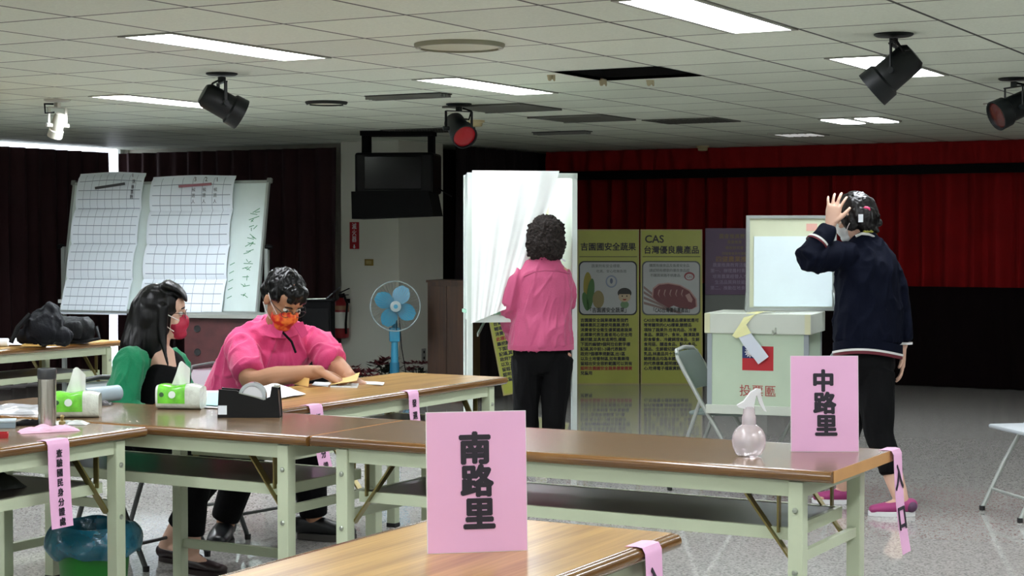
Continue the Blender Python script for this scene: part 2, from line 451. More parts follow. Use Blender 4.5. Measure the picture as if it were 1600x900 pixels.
# ------------------------------------------------------------------ ceiling lamps
M_frame = mat('lamp_frame', '#9a9c90', .4)
M_refl = mat('lamp_reflector', '#e8e8e8', .3)
VIS = {(-4.93, 5.83): 'recessed ceiling lamp at upper left, nearest of the left row', (-2.53, 5.83): 'large bright ceiling lamp cut by the top edge of the picture',
       (-4.93, 8.23): 'lit ceiling lamp above the voting screen, between two vents', (-2.53, 8.23): 'lit ceiling lamp partly behind the black spotlight at upper right',
       (-7.33, 8.23): 'louvred ceiling lamp showing a row of bright cells behind the left spotlight'}
M_tube5 = mat('bright_tube', '#ffffff', .5, emit='#eef6ff', estr=LAMP * 20)
def troffer(xr, y0, label, w=.3, l=1.2, louver=False, group=None):
    t = thing('ceiling_lamp', label, 'ceiling lamp', (xr - w / 2, y0 + l / 2, CEIL), group=group)
    x0, x1, y1 = xr - w, xr, y0 + l; f = .022
    MB().box(x0, x0 + f, y0, y1, CEIL - .006, CEIL + .12).box(x1 - f, x1, y0, y1, CEIL - .006, CEIL + .12) \
        .box(x0 + f, x1 - f, y0, y0 + f, CEIL - .006, CEIL + .12).box(x0 + f, x1 - f, y1 - f, y1, CEIL - .006, CEIL + .12) \
        .box(x0, x1, y0, y1, CEIL + .12, CEIL + .13).build('housing', M_frame, t)
    if louver:
        b = MB()
        n = 13
        for i in range(1, n): b.box(x0 + f, x1 - f, y0 + l * i / n - .002, y0 + l * i / n + .002, CEIL + .0, CEIL + .022)
        b.build('louvre', M_frame, t)
        for dx in (.09, .21): MB().tube([(x0 + dx, y0 + .04, CEIL + .042), (x0 + dx, y1 - .04, CEIL + .042)],   .016).build('tube', M_tube5, t, smooth=True)
    else:
        MB().box(x0 + f, x1 - f, y0 + f, y1 - f, CEIL + .004, CEIL + .012).build('diffuser', M_lamp, t)
    return t
for (lx, ly) in LIT:
    key = (lx, round(ly, 2))
    if key in VIS: troffer(lx, ly, VIS[key], louver=(lx < -7))
    elif ly < 5: troffer(lx, ly, 'lit recessed ceiling lamp behind the photographer', group='lamps behind the photographer')
    else: troffer(lx, ly, 'lit recessed ceiling lamp out past the right side of the picture' if lx > -2 else 'lit recessed ceiling lamp over the left wall tables', group='lamps outside the picture on the right' if lx > -2 else 'lamps at far left')

def flat_lamp(x0, x1, y0, y1, label, m=M_lamp):
    t = thing('ceiling_lamp', label, 'ceiling lamp', ((x0 + x1) / 2, (y0 + y1) / 2, CEIL))
    z = CEIL - .012
    MB().box(x0 - .02, x1 + .02, y0 - .02, y1 + .02, z, CEIL).build('housing', M_frame, t)
    MB().box(x0, x1, y0, y1, z - .004, z).build('diffuser', m, t)
flat_lamp(-4.30, -4.13, 12.45, 12.98, 'small lit lamp far back on the ceiling, left one of the pair')
flat_lamp(-4.03, -3.86, 12.42, 12.95, 'small lit lamp far back on the ceiling, right one of the pair')
flat_lamp(-2.85, -2.62, 11.55, 12.3, 'lit ceiling lamp at the right picture edge beside a black spotlight')
t = thing('ceiling_lamp', 'dim louvred lamp seen as a row of dashes near the red valance', 'ceiling lamp', (-5.1, 14.3, CEIL))
MB().box(-5.33, -4.93, 14.05, 14.5, CEIL - .01, CEIL).build('housing', M_frame, t)
for k in range(5): MB().box(-5.28 + .07 * k, -5.24 + .07 * k, 14.1, 14.45, CEIL - .014, CEIL - .01).build('cell', mat('dim_cell', '#e8e8e0', .5, emit='#ffffff', estr=.35), t)

# opening of the missing tile: a real void above the ceiling, with its T-bars
i, j = OPEN[0]; xa, ya = -4.93 + .6 * i, 5.83 + .6 * j
t = tag(MB().box(xa, xa + .6, ya - .02, ya, CEIL, CEIL + .5).box(xa, xa + .6, ya + .6, ya + .62, CEIL, CEIL + .5)
        .box(xa - .02, xa, ya, ya + .6, CEIL, CEIL + .5).box(xa + .6, xa + .62, ya, ya + .6, CEIL, CEIL + .5)
        .box(xa, xa + .6, ya, ya + .6, CEIL + .5, CEIL + .52).build('trim_1', M_dark), kind='structure')
M_foam = mat('old_insulation', '#b5ae8e', .9, var=.2, bump=.5)
for px, py, lab in ((1014, 128, 'scrap of yellow insulation hanging by the right end of the ceiling hole'), (940, 128, 'small scrap of insulation hanging below the left end of the ceiling hole'),
                    (859, 120, 'thin rag hanging from the ceiling joint left of the hole')):
    p = ON(px, py, CEIL - .01)
    o = blob('insulation_scrap', [((1, 0, 0), [(p + UP * .012, .018, .012), (p - UP * .015, .012, .01)]), ((1, 0, 0), [(p + UP * .01 + CR * .02, .01, .01), (p - UP * .02 + CR * .025, .006, .006)])], .004, M_foam, smooth=1)
    tag(pivot(o, p), lab, 'insulation scrap')

# vents, covers, detector
M_vent = mat('vent_grey', '#6c6e68', .5); M_ventd = mat('vent_shadow', '#1d1e1c', .8)
def slot_vent(x0, x1, y0, y1, label, n=4):
    t = thing('ceiling_vent', label, 'vent', ((x0 + x1) / 2, (y0 + y1) / 2, CEIL))
    MB().box(x0, x1, y0, y1, CEIL - .006, CEIL + .0).build('backing', M_ventd, t)
    for k in range(n):
        y = y0 + (y1 - y0) * (k + .5) / n
        MB().box(x0, x1, y - .008, y + .004, CEIL - .024, CEIL - .006).build('slat', M_vent, t)
def panel_vent(x0, x1, y0, y1, label, perforated=False):
    t = thing('ceiling_panel', label, 'ceiling panel', ((x0 + x1) / 2, (y0 + y1) / 2, CEIL))
    MB().box(x0, x1, y0, y1, CEIL - .008, CEIL).build('panel', mat('dark_grey_panel', '#55564f', .6), t)
    b = MB()
    if perforated:
        for a in range(11):
            for c in range(11):
                x = x0 + (a + .75) * (x1 - x0) / 11.5; y = y0 + (c + .75) * (y1 - y0) / 11.5
                b.box(x - .014, x + .014, y - .014, y + .014, CEIL - .0095, CEIL - .007)
        b.build('perforation', M_ventd, t)
    else:
        b.box(x0, x1, y0, y0 + .02, CEIL - .014, CEIL - .008).box(x0, x1, y1 - .02, y1, CEIL - .014, CEIL - .008).build('trim_strip', M_vent, t)
slot_vent(-6.1, -5.55, 9.05, 9.2, 'narrow slatted vent just left of the lamp above the voting screen')
panel_vent(-6.13, -5.53, 10.03, 10.63, 'dark grey ceiling panel behind the red-lensed spotlight')
panel_vent(-6.13, -5.53, 11.23, 11.83, 'dark grey ceiling panel further back, right of the other one')
panel_vent(-5.53, -4.93, 11.93, 12.43, 'perforated ceiling vent panel left of the small lamp pair', True)
panel_vent(-7.93, -7.33, 12.0, 12.5, 'perforated ceiling vent panel back near the hung television', True)
slot_vent(-7.0, -6.5, 12.9, 13.05, 'thin dark slatted vent far back over the hung television side', 2)
for (px, py, r, lab) in ((718, 69, .2, 'large round cream cover plate on the ceiling, top centre'), (510, 159, .13, 'smaller round ceiling plate with a dark near edge, left of centre')):
    p = ON(px, py, CEIL)
    t = thing('round_ceiling_plate', lab, 'ceiling plate', p)
    M = Matrix.Translation(p)
    MB().lathe([(r, -.012), (r, .0)], 40, M).build('plate', mat('cream_plate', '#bfbfa6', .5), t, smooth=True)
    MB().lathe([(r - .012, -.02), (r, -.02), (r + .008, -.008), (r + .008, 0), (r - .012, 0), (r - .012, -.02)], 40, M, cap=False).build('rim', mat('cream_rim', '#8d8d78', .4) if r > .15 else M_ventd, t, smooth=True)
    for s in (-1, 1):
        q = p + CR * s * r * .93; MB().ell((q.x, q.y, q.z - .02), .012, .012, .006).build('clip', M_metalw, t, smooth=True)
for px, py, lab in ((744, 188, 'yellowed smoke detector beside the red-lensed spotlight'), (1098, 228, 'smoke detector far back near the red valance')):
    p = ON(px, py, CEIL)
    o = MB().lathe([(.03, -.05), (.045, -.045), (.05, -.02), (.065, -.015), (.065, 0)], 20, Matrix.Translation(p)).build('smoke_detector', mat('yellowed_plastic', '#b9ad84', .5), smooth=True)
    tag(pivot(o, p), lab, 'smoke detector')

# ------------------------------------------------------------------ ceiling spotlights
M_spot = mat('spotlight_black', '#0a0f10', .45, spec=.3, var=.1)
def spotlight(p, aim, label, lens, body=M_spot, L=.24, r=.075, group=None):
    """can lamp in a U yoke under a round base"""
    p = Vector(p); aim = Vector(aim).normalized()
    t = thing('stage_spotlight', label, 'spotlight', p)
    MB().lathe([(.075, -.012), (.085, -.006), (.085, 0)], 24, Matrix.Translation(p)).build('base_plate', body, t, smooth=True)
    c = p - UP * .165
    side = aim.cross(UP).normalized(); q = r + .018
    MB().bar(p - UP * .02, p - UP * .05, .03).bar(p - UP * .05 - side * q, p - UP * .05 + side * q, .022, .006) \
        .bar(p - UP * .05 - side * q, c - side * q, .022, .006).bar(p - UP * .05 + side * q, c + side * q, .022, .006).build('yoke', body, t)
    for s in (-1, 1): MB().tube([c + side * (q - .02) * s, c + side * (q + .02) * s], .014, 10).build('knob', body, t, smooth=True)
    z = aim; x = side; y = z.cross(x); M = Matrix.Translation(c) @ Matrix((x, y, z)).transposed().to_4x4()
    MB().lathe([(.02, -L * .5), (r * .7, -L * .49), (r * .92, -L * .4), (r * .95, L * .18), (r * 1.12, L * .22), (r * 1.15, L * .5), (r * 1.05, L * .5), (r * 1.0, L * .44)], 28, M).build('can', body, t, smooth=True)
    MB().lathe([(r * 1.0, L * .44), (r * .8, L * .47), (.001, L * .485)], 28, M).build('lens', lens, t, smooth=True)
    MB().tube([p - UP * .03 - side * .03, p - UP * .06 - side * .1 - aim * .03, c - aim * L * .3 - side * .1 + UP * .03, c - aim * L * .42 - side * .04 + UP * .02], .006, 8).build('cable', M_black, t, smooth=True)
    return t
M_lens = mat('dark_lens', '#2a2f30', .1); M_lensr = mat('red_gel', '#8a0a14', .15); M_lenso = mat('brown_gel', '#3a1510', .2)
spotlight((-5.93, 7.43, CEIL), CR * .75 + CF * .3 - UP * .42, 'black spotlight hanging at upper left, below the louvred lamp', M_lens)
spotlight((-5.92, 9.9, CEIL), -CF * .75 + CR * .35 - UP * .5, 'black spotlight with a round red lens, near the picture centre', M_lensr)
spotlight((-2.23, 7.40, CEIL), -CR * .62 + CF * .22 - UP * .55, 'black spotlight in front of the lit lamp at upper right', M_lens)
spotlight((-2.27, 9.8, CEIL), -CR * .85 - CF * .22 - UP * .38, 'black spotlight with a brownish lens at the right picture edge', M_lenso)
spotlight((-8.0, 8.35, CEIL), -CR * .3 + CF * .3 - UP * .8, 'small white spotlight on the ceiling at far left', M_lens, body=mat('white_fitting', '#b9b8ac', .4), L=.16, r=.042)

# ------------------------------------------------------------------ folding tables
def wood(name, c1, c2, rough=.28, long_axis='x', scale=26):
    m = bpy.data.materials.new(name); m.use_nodes = True; nt = m.node_tree; N = nt.nodes; L = nt.links
    b = N['Principled BSDF']; b.inputs['Roughness'].default_value = rough
    b.inputs['Coat Weight'].default_value = .25; b.inputs['Coat Roughness'].default_value = .12
    tc = N.new('ShaderNodeTexCoord'); mp = N.new('ShaderNodeMapping'); L.new(tc.outputs['Object'], mp.inputs[0])
    mp.inputs['Scale'].default_value = (.5, scale / 3, scale / 3) if long_axis == 'x' else (scale / 3, scale / 3, .5)
    n = N.new('ShaderNodeTexNoise'); n.inputs['Scale'].default_value = 3; n.inputs['Detail'].default_value = 6; n.inputs['Distortion'].default_value = .6
    L.new(mp.outputs[0], n.inputs['Vector'])
    mp2 = N.new('ShaderNodeMapping'); L.new(tc.outputs['Object'], mp2.inputs[0]); mp2.inputs['Scale'].default_value = (1.5, scale * 3, scale * 3) if long_axis == 'x' else (scale * 3, scale * 3, 1.5)
    n2 = N.new('ShaderNodeTexNoise'); n2.inputs['Scale'].default_value = 2; n2.inputs['Detail'].default_value = 3; L.new(mp2.outputs[0], n2.inputs['Vector'])
    ad = N.new('ShaderNodeMath'); ad.operation = 'MULTIPLY_ADD'; L.new(n2.outputs[0], ad.inputs[0]); ad.inputs[1].default_value = .5; L.new(n.outputs[0], ad.inputs[2])
    r = N.new('ShaderNodeMapRange'); r.inputs[1].default_value = .55; r.inputs[2].default_value = .95; L.new(ad.outputs[0], r.inputs[0])
    mx = N.new('ShaderNodeMix'); mx.data_type = 'RGBA'; L.new(r.outputs[0], mx.inputs['Factor'])
    mx.inputs['A'].default_value = rgb(c1); mx.inputs['B'].default_value = rgb(c2); L.new(mx.outputs['Result'], b.inputs['Base Color'])
    return m
M_oak = wood('golden_oak_laminate', '#93692f', '#c19a58')
M_oak_dim = wood('dimmed_oak_laminate', '#5f4830', '#7d6244', rough=.25)  # same wood as the oak, its dimmer lighting put into a darker colour
M_nose = wood('oak_edging', '#50341a', '#785428', rough=.2)
M_end = mat('tan_edge_band', '#b98a55', .45, var=.1)
M_green = mat('pale_green_steel', '#b3bca0', .42, var=.05, vscale=4)
M_shelf = mat('grey_shelf_board', '#4d4a45', .3, var=.15, vscale=5)
M_brass = mat('bronze_brace', '#7f7448', .3, metal=.8)
M_bolt = mat('steel_bolt', '#aab0a4', .3, metal=.8)
M_pin = mat('black_foot', '#151515', .6)

def box_l(name, m, parent, *b, ch=0.0, smooth=False):
    s = MB()
    for q in b: s.box(*q, ch=ch)
    return put(s.build(name, m, smooth=smooth), parent)

def folding_table(label, cx, cy, rz, top=M_oak, L=1.8, W=.6, shelf_side=1, group=None):
    """local x = length; H .74"""
    t = thing('folding_table', label, 'table', (cx, cy, 0), rz, group)
    H = .74; th = .034; l, w = L / 2, W / 2
    r = th / 2
    box_l('tabletop', top, t, (-l, l, -w + r, w - r, H - th, H))
    for s in (-1, 1):                                    # rounded, grooved edging along each long side
        prof = [(0, H)] + [(.006, H), (.0075, H - .0012), (.009, H)] + [(r * .55 + .004 + r * .9 * cos(a), H - r + (r - .0005) * sin(a)) for a in [radians(q) for q in (75, 55, 35, 15, -5, -25, -45, -65, -85)]] + [(0, H - th)]
        vs = []; n = len(prof)
        for x in (-l, l): vs += [(x, s * (w - r - .0005 + p[0] * .92), p[1]) for p in prof]
        fs = [(i, (i + 1) % n, n + (i + 1) % n, n + i) for i in range(n)] + [tuple(range(n - 1, -1, -1)), tuple(range(n, 2 * n))]
        put(MB().add(vs, fs).build('edging', M_nose, smooth=True, angle=50), t)
        box_l('end_band', M_end, t, (s * l - .001, s * l + .002, -w + r, w - r, H - th, H) if s > 0 else (-l - .002, -l + .001, -w + r, w - r, H - th, H))
    a = .048; i = .09; y = w - .035
    box_l('apron', M_green, t, (-l + i, l - i, -y - .012, -y + .012, H - th - a, H - th), (-l + i, l - i, y - .012, y + .012, H - th - a, H - th),
          (-l + i, -l + i + .024, -y, y, H - th - a, H - th), (l - i - .024, l - i, -y, y, H - th - a, H - th))
    for sx in (-1, 1):
        xl = sx * (l - i - .022)
        for sy in (-1, 1):
            lg = box_l('leg', M_green, t, (xl - .0225, xl + .0225, sy * y - .0225, sy * y + .0225, .012, H - th - .003), ch=.003)
            box_l('foot_cap', M_pin, lg, (xl - .024, xl + .024, sy * y - .024, sy * y + .024, 0, .02), ch=.002)
            b = MB()
            for z in (H - .12, H - .3):
                b.lathe([(.001, .007), (.006, .006), (.009, .002), (.009, 0)], 10, Matrix.Translation((xl, sy * (y + .0225), z)) @ Matrix.Rotation(-sy * pi / 2, 4, 'X'))
            put(b.build('bolt', M_bolt, smooth=True), lg)
            # folding brace: leg to apron
            x2 = xl - sx * .20
            put(MB().bar((xl - sx * .015, sy * (y - .03), H - .29), (x2, sy * (y - .03), H - th - .012), .006, .028, ref=(0, 1, 0)).build('brace', M_brass), t)
        box_l('crossbar', M_green, t, (xl - .012, xl + .012, -y + .022, y - .022, .15, .185))
        put(MB().bar((xl, -y, H - .26), (xl, y, H - .26), .02, .03).build('upper_crossbar', M_green), t)
    sw = y - .05; xs = l - i - .07; zs = .545
    box_l('shelf', M_shelf, t, (-xs, xs, -sw, sw, zs + .004, zs + .012))
    box_l('shelf_rail', M_green, t, (-xs, xs, -sw - .018, -sw, zs - .022, zs + .014), (-xs, xs, sw, sw + .018, zs - .022, zs + .014),
          (-xs - .015, -xs, -sw - .018, sw + .018, zs - .022, zs + .014), (xs, xs + .015, -sw - .018, sw + .018, zs - .022, zs + .014))
    for sx in (-1, 1):
        for sy in (-1, 1):
            put(MB().bar((sx * (xs - .02), sy * (sw + .022), zs), (sx * (xs - .02), sy * (sw + .022), H - th - a + .01), .006, .02, ref=(0, 1, 0)).build('shelf_hanger', M_brass), t)
    return t
folding_table('long brown-topped folding table at right holding the spray bottle and a pink sign', -2.49, 5.01, 0, M_oak_dim)
folding_table('brown-topped folding table under the tissue pack and tape dispenser', -4.30, 5.0, 0, M_oak_dim)
folding_table('folding table at lower left with the steel flask, its edge running towards the viewer', -4.36, 3.755, pi / 2, M_oak_dim)
folding_table('folding table the man in pink writes at, running away from the viewer', -4.31, 6.24, pi / 2, M_oak)
folding_table('light oak folding table in the foreground bearing the largest pink sign', -1.86, 2.665, pi / 2, M_oak)
folding_table('rear left folding table carrying the black bags', -7.85, 7.55, pi / 2, M_oak)
folding_table('dark far-left folding table in the shade behind the black bags', -11.2, 9.6, pi / 2, M_oak_dim)

# ------------------------------------------------------------------ folding chairs
M_tube = mat('grey_chair_tube', '#a3a8a2', .35, metal=.3)
M_pad = mat('pale_grey_pad', '#a9b0b4', .5)
M_seatg = mat('green_grey_seat', '#6f7d78', .5)
M_brown = mat('brown_seat', '#33201a', .5)
def folding_chair(label, loc, rz, pad=M_pad, tube=M_tube, group=None, seat=None):
    """local +y is the way the sitter faces"""
    t = thing('folding_chair', label, 'chair', loc, rz, group)
    w = .2; P = []
    for s in (-1, 1):
        P.append([(s * w, .25, .012), (s * w, .13, .25), (s * w, .0, .46), (s * (w - .005), -.12, .66), (s * (w - .02), -.165, .735), (s * (w - .06), -.185, .775)])
    path = P[0] + [(0, -.19, .785)] + P[1][::-1]
    put(MB().tube(path, .0115, 10).build('frame', tube, smooth=True), t)
    for s in (-1, 1):
        put(MB().tube([(s * .178, -.21, .012), (s * .178, -.125, .25), (s * .186, -.035, .50)], .011, 10).build('rear_leg', tube, smooth=True), t)
        for fx, fy in ((s * w, .25), (s * .178, -.21)): put(MB().lathe([(.014, -.012), (.015, .012)], 10, Matrix.Translation((fx, fy, .012))).build('foot_cap', M_pin, smooth=True), t)
    put(MB().tube([(-w, .2, .11), (w, .2, .11)], .008, 8).build('front_rung', tube, smooth=True), t)
    put(MB().tube([(-.178, -.18, .1), (.178, -.18, .1)], .008, 8).build('rear_rung', tube, smooth=True), t)
    se = put(MB().box(-.185, .185, -.10, .23, .425, .447, ch=.01).build('seat', seat or pad, smooth=True), t)
    def bk(u, v):
        x = (u - .5) * .36; z = .56 + v * .2
        return Vector((x, -.075 - (z - .56) * .5 - .02 * (1 - (2 * u - 1) ** 2) - .005, z))
    put(MB().grid(bk, 12, 6, .014).build('backrest', pad, smooth=True), t)
    return t
# chairs under the ballot box: one facing right, one facing left
q = J(1119, 640, 9.66); folding_chair('grey steel folding chair with its back to the left, under the ballot box', (q.x, q.y, 0), YAW - pi / 2 - .42, M_seatg)
q = J(1270, 640, 9.62); folding_chair('grey folding chair supporting the right end of the ballot box', (q.x, q.y, 0), YAW + pi / 2 + .1, M_seatg)
q = J(1636, 700, 8.75); folding_chair('grey folding chair cut off by the right picture edge', (q.x, q.y, 0), YAW + pi / 2 + .2, M_pad)
folding_chair('folding chair the long-haired woman in green sits on', (-5.42, 6.12, 0), -pi / 2, M_pad, tube=mat('dark_chair_tube', '#4a4d4c', .4, metal=.4), seat=M_brown)
folding_chair('folding chair the man in the pink polo sits on', (-5.2, 6.85, 0), -pi / 2, M_pad, tube=mat('dark_chair_tube', '#4a4d4c', .4, metal=.4), seat=M_brown)

# ------------------------------------------------------------------ pink signs and tags
M_pink = mat('pink_card', '#dba7c8', .55, var=.02, vscale=3, bump=.05, bscale=10)
M_board = mat('white_foam_board', '#d8d6d2', .6)
M_ink = mat('black_ink', '#160d1c', .6)
def sign(label, bl, br, words, tilt=.07, h=.297):
    """card standing on the table, leaning a little back on a strut; bl, br = its bottom corners"""
    bl = Vector(bl); br = Vector(br); x = (br - bl).normalized(); back = UP.cross(x)
    up = (UP * cos(tilt) + back * sin(tilt)).normalized(); w = (br - bl).length
    c = (bl + br) / 2
    t = thing('standing_sign', label, 'sign', c)
    M = frame(c + up * h / 2, x, up)
    put_w = lambda o: link_to(o, t)
    o = MB().box(-w / 2, w / 2, -h / 2, h / 2, -.006, 0, M).build('foam_board', M_board, t)
    MB().box(-w / 2 + .0012, w / 2 - .0012, -h / 2 + .0012, h / 2 - .0012, 0, .0008, M).build('pink_sheet', M_pink, t)
    a = c + up * h * .55 + back * .006; b = c + back * (.10 + h * .55 * sin(tilt)) + UP * .002
    MB().bar(a, b, .06, .004).build('strut', M_board, t)
    n = len(words); sz = .069
    for k, ch in enumerate(words):
        text(ch, sz, M_ink, M @ Matrix.Translation((.0 + .004 * (k - 1), .066 - k * .069, .0012)), parent=t, bold=.0034, sx=1.02)
    return t
s1l = ON(668, 866, .74); s1r = ON(829, 860, .74)
s1r = s1l + (s1r - s1l).normalized() * .215
sign('largest pink sign on the foreground oak table, three bold black characters', s1l, s1r, '南路里')
s2l = ON(1236, 706, .74); s2r = ON(1345, 706, .74)
s2r = s2l + (s2r - s2l).normalized() * .21
sign('smaller-looking pink sign at the right end of the long table beside the spray bottle', s2l, s2r, '中路里')

def strip(label, base, out, w, drop, words, fsize, over=.035, swing=.03, top_words=0, twist=0.0, step=None, bold=.001):
    """paper tag taped on the tabletop, bent over the edge and hanging. base = edge point at table height; out = direction away from the table"""
    base = Vector(base); out = Vector(out).normalized(); x = UP.cross(out)   # reader's left to right
    t = thing('paper_tag', label, 'paper tag', base)
    pts = [base - out * over + UP * .0015, base - out * .008 + UP * .003, base + out * .006 + UP * .001, base + out * .013 - UP * .012]
    for k in range(1, 9):
        f = k / 8; pts.append(base + out * (.014 + swing * f * f) - UP * (.012 + (drop - .012) * f) + x * twist * f)
    def fn(u, v):
        s = (1 - v) * (len(pts) - 1); i = min(int(s), len(pts) - 2); p = pts[i].lerp(pts[i + 1], s - i)
        return p + x * (u - .5) * w
    MB().grid(fn, 4, 44, .0008).build('paper', M_pink, t, smooth=True)
    n = len(words); step = step or (drop - .03) / n
    for k, ch in enumerate(words):
        z = .028 + step * (k + .5); f = min(1, z / drop)
        M = frame(base + out * (.0152 + swing * f * f + .0008) - UP * z + x * twist * f, x, UP - out * (2 * swing * f / drop))
        text(ch, fsize, M_ink, M, parent=t, bold=bold)
    return t
strip('pink tag reading entrance hanging at the right end of the long table', (-1.588, 5.30, .74), (1, -.0, 0), .085, .32, '入口', .085, step=.125, bold=.002, swing=.03)
strip('pink entrance tag on the edge of the foreground oak table', (-1.558, 3.40, .74), (1, 0, 0), .085, .3, '入口', .085, step=.125, bold=.002)
strip('long pink tag with eight small characters hanging from the left table near the flask', (-4.058, 4.215, .74), (1, 0, 0), .098, .285, '查驗國民身分證處', .028, swing=.015, bold=.0006)
strip('narrow pink tag on the man\'s table edge, its lower half showing under the front table', (-4.008, 5.585, .74), (1, 0, 0), .085, .27, '領票身分證', .034, bold=.0006, twist=.03)
strip('narrow pink tag on the man\'s table edge just left of the largest sign', (-4.008, 6.30, .74), (1, 0, 0), .08, .24, '發選票處', .036, bold=.0005)

# ------------------------------------------------------------------ things on the tables
M_clearp = mat('frosted_plastic', '#efe4e8', .2, trans=.6, alpha=.8)
M_white = mat('white_plastic', '#d6d6d6', .3)
M_paper = mat('white_paper', '#dfe6ea', .7)
p = ON(1170, 713, .74)
t = thing('spray_bottle', 'round frosted spray bottle with white trigger on the long table', 'spray bottle', p)
M = Matrix.Translation(p)
MB().lathe([(.022, 0), (.038, .006), (.0495, .028), (.052, .048), (.049, .066), (.04, .083), (.026, .094), (.02, .098)], 28, M).build('bottle', M_clearp, t, smooth=True)
MB().lathe([(.0205, .097), (.0215, .1), (.0215, .122), (.0185, .128), (.0165, .15), (.014, .152)], 20, M).build('collar', M_clearp, t, smooth=True)
hd = frame(p + UP * .15, CR)      # x to the right, y up
MB().add([(x, y, z) for z in (-.011, .011) for x, y in [(-.012, -.006), (-.034, .0), (-.036, .006), (-.016, .018), (.004, .045), (.022, .056), (.034, .054), (.036, .046), (.02, .034), (.014, .004), (.012, -.006)]],
         [tuple(range(10, -1, -1)), tuple(range(11, 22))] + [(i, (i + 1) % 11, 11 + (i + 1) % 11, 11 + i) for i in range(11)], hd).build('spray_head', M_white, t)
MB().add([(x, y, z) for z in (-.006, .006) for x, y in [(.022, .04), (.034, .046), (.04, .02), (.05, -.008), (.053, -.014), (.045, -.012), (.03, .012)]],
         [tuple(range(6, -1, -1)), tuple(range(7, 14))] + [(i, (i + 1) % 7, 7 + (i + 1) % 7, 7 + i) for i in range(7)], hd).build('trigger', M_white, t)
MB().tube([p + UP * .14, p + UP * .01], .002, 6).build('dip_tube', M_white, t)

p = ON(74, 668, .74)
t = thing('steel_flask', 'brushed steel vacuum flask with grey lid on the lower left table', 'flask', p); M = Matrix.Translation(p)
MB().lathe([(.028, 0), (.031, .003), (.0315, .16), (.0305, .172)], 32, M).build('body', mat('brushed_steel', '#cfcbc4', .22, metal=1.0, stretch=(1, 1, .05)), t, smooth=True)
MB().lathe([(.031, .17), (.0325, .174), (.033, .2), (.031, .206), (.024, .207), (.022, .203), (.001, .203)], 32, M).build('lid', mat('grey_lid', '#37393b', .3), t, smooth=True)

M_tg = mat('bright_green_wrap', '#6fc93c', .25, var=.35, vscale=30, coat=.4)
M_tw = mat('clear_white_wrap', '#cdd3c6', .2, coat=.5, var=.08, vscale=25, bump=.4, bscale=60)
def tissue_pack(p, rz, label, group=None):
    t = thing('tissue_pack', label, 'tissue pack', p, rz)
    L, W, Hh = .175, .10, .095
    def bag(u, v):      # wrapped around: section in yz, bulging
        a = 2 * pi * v; c, s = cos(a), sin(a)
        k = 1 - .12 * abs(2 * u - 1) ** 3
        y = (W / 2) * (abs(c) ** .55) * (1 if c > 0 else -1); z = Hh / 2 + (Hh / 2) * (abs(s) ** .6) * (1 if s > 0 else -1) * (k if s > 0 else 1) * .995
        return Vector(((u - .5) * L, y * (k * .5 + .5), z + (.004 * sin(9 * u + 4 * v) if s > 0 else 0)))
    b = MB().grid(bag, 20, 40); n = 41
    s = MB().grid(bag, 20, 40)
    for e in (0, 20):
        idx = [j * 21 + e for j in range(40)]; s.f.append(tuple(idx if e else idx[::-1]))
    put(s.build('wrapper', M_tw, smooth=True), t)
    def lab(u, v):      # printed panel over the top and upper half of each face
        q = bag(.05 + .62 * u, .0 + .55 * v); return q + (q - Vector((q.x, 0, Hh / 2))).normalized() * .0012
    put(MB().grid(lab, 14, 22).build('printed_panel', M_tg, smooth=True), t)
    for x, y, r_, c in ((-.02, -.053, .014, '#d8e2d6'), (-.062, -.052, .009, '#1f4a1a')):
        put(MB().lathe([(r_, 0), (r_, .001)], 16, Matrix.Translation((x, y + .0005, .058)) @ Matrix.Rotation(pi / 2 - .15, 4, 'X')).build('emblem', mat('print' + c, c, .4), smooth=True), t)
    def crest(u, v):
        x = (u - .5) * .07 * (1 - .35 * v) + .012 * v; y = .012 * sin(5 * u + 2 * v) + .02 * (1 - v) * (u - .5)
        z = Hh - .006 + v * (.075 + .02 * sin(3 * u + .6))
        return Vector((x, y, z))
    put(MB().grid(crest, 12, 10, .0012).build('tissue', mat('tissue_paper', '#dfe2da', .9), smooth=True), t)
    return t
p1 = (ON(238, 640, .74) + ON(322, 640, .74)) / 2 + CF * .04
tissue_pack(p1, YAW - .12, 'bright green and white tissue pack in front of the woman in green')
p2 = (ON(90, 655, .74) + ON(143, 650, .74)) / 2 + CF * .02
tissue_pack(p2, YAW + .1, 'green and white tissue pack behind the steel flask')

# tape dispenser
p = (ON(349, 654, .74) + ON(430, 650, .74)) / 2 + CF * .02
t = thing('tape_dispenser', 'black desk tape dispenser with a white sticker, right of the tissue pack', 'tape dispenser', p, YAW)
prof = [(-.115, 0), (.115, 0), (.107, .11), (.085, .115), (.078, .075), (.055, .065), (-.03, .092), (-.045, .1), (-.11, .105)]
def side_prism(name, prof, y0, y1, m, par):
    n = len(prof)
    vs = [(x, y0, z) for x, z in prof] + [(x, y1, z) for x, z in prof]
    return put(MB().add(vs, [tuple(range(n)), tuple(range(2 * n - 1, n - 1, -1))] + [(i + n, (i + 1) % n + n, (i + 1) % n, i) for i in range(n)]).build(name, m), par)
M_tape = mat('dispenser_black', '#050506', .35, spec=.3)
side_prism('side_wall', prof, -.04, -.032, M_tape, t); side_prism('side_wall', prof, .032, .04, M_tape, t)
side_prism('base', [(-.112, .002), (.112, .002), (.105, .1), (.088, .1), (.08, .03), (-.05, .02), (-.06, .09), (-.11, .095)], -.032, .032, M_tape, t)
Mx = Matrix.Translation((.01, .02, .078)) @ Matrix.Rotation(pi / 2, 4, 'X')
put(MB().lathe([(.038, 0), (.05, 0), (.05, .04), (.038, .04), (.038, 0)], 30, Mx, cap=False).build('tape_roll', mat('tape_grey', '#aeb4b4', .25, coat=.5), smooth=True), t)
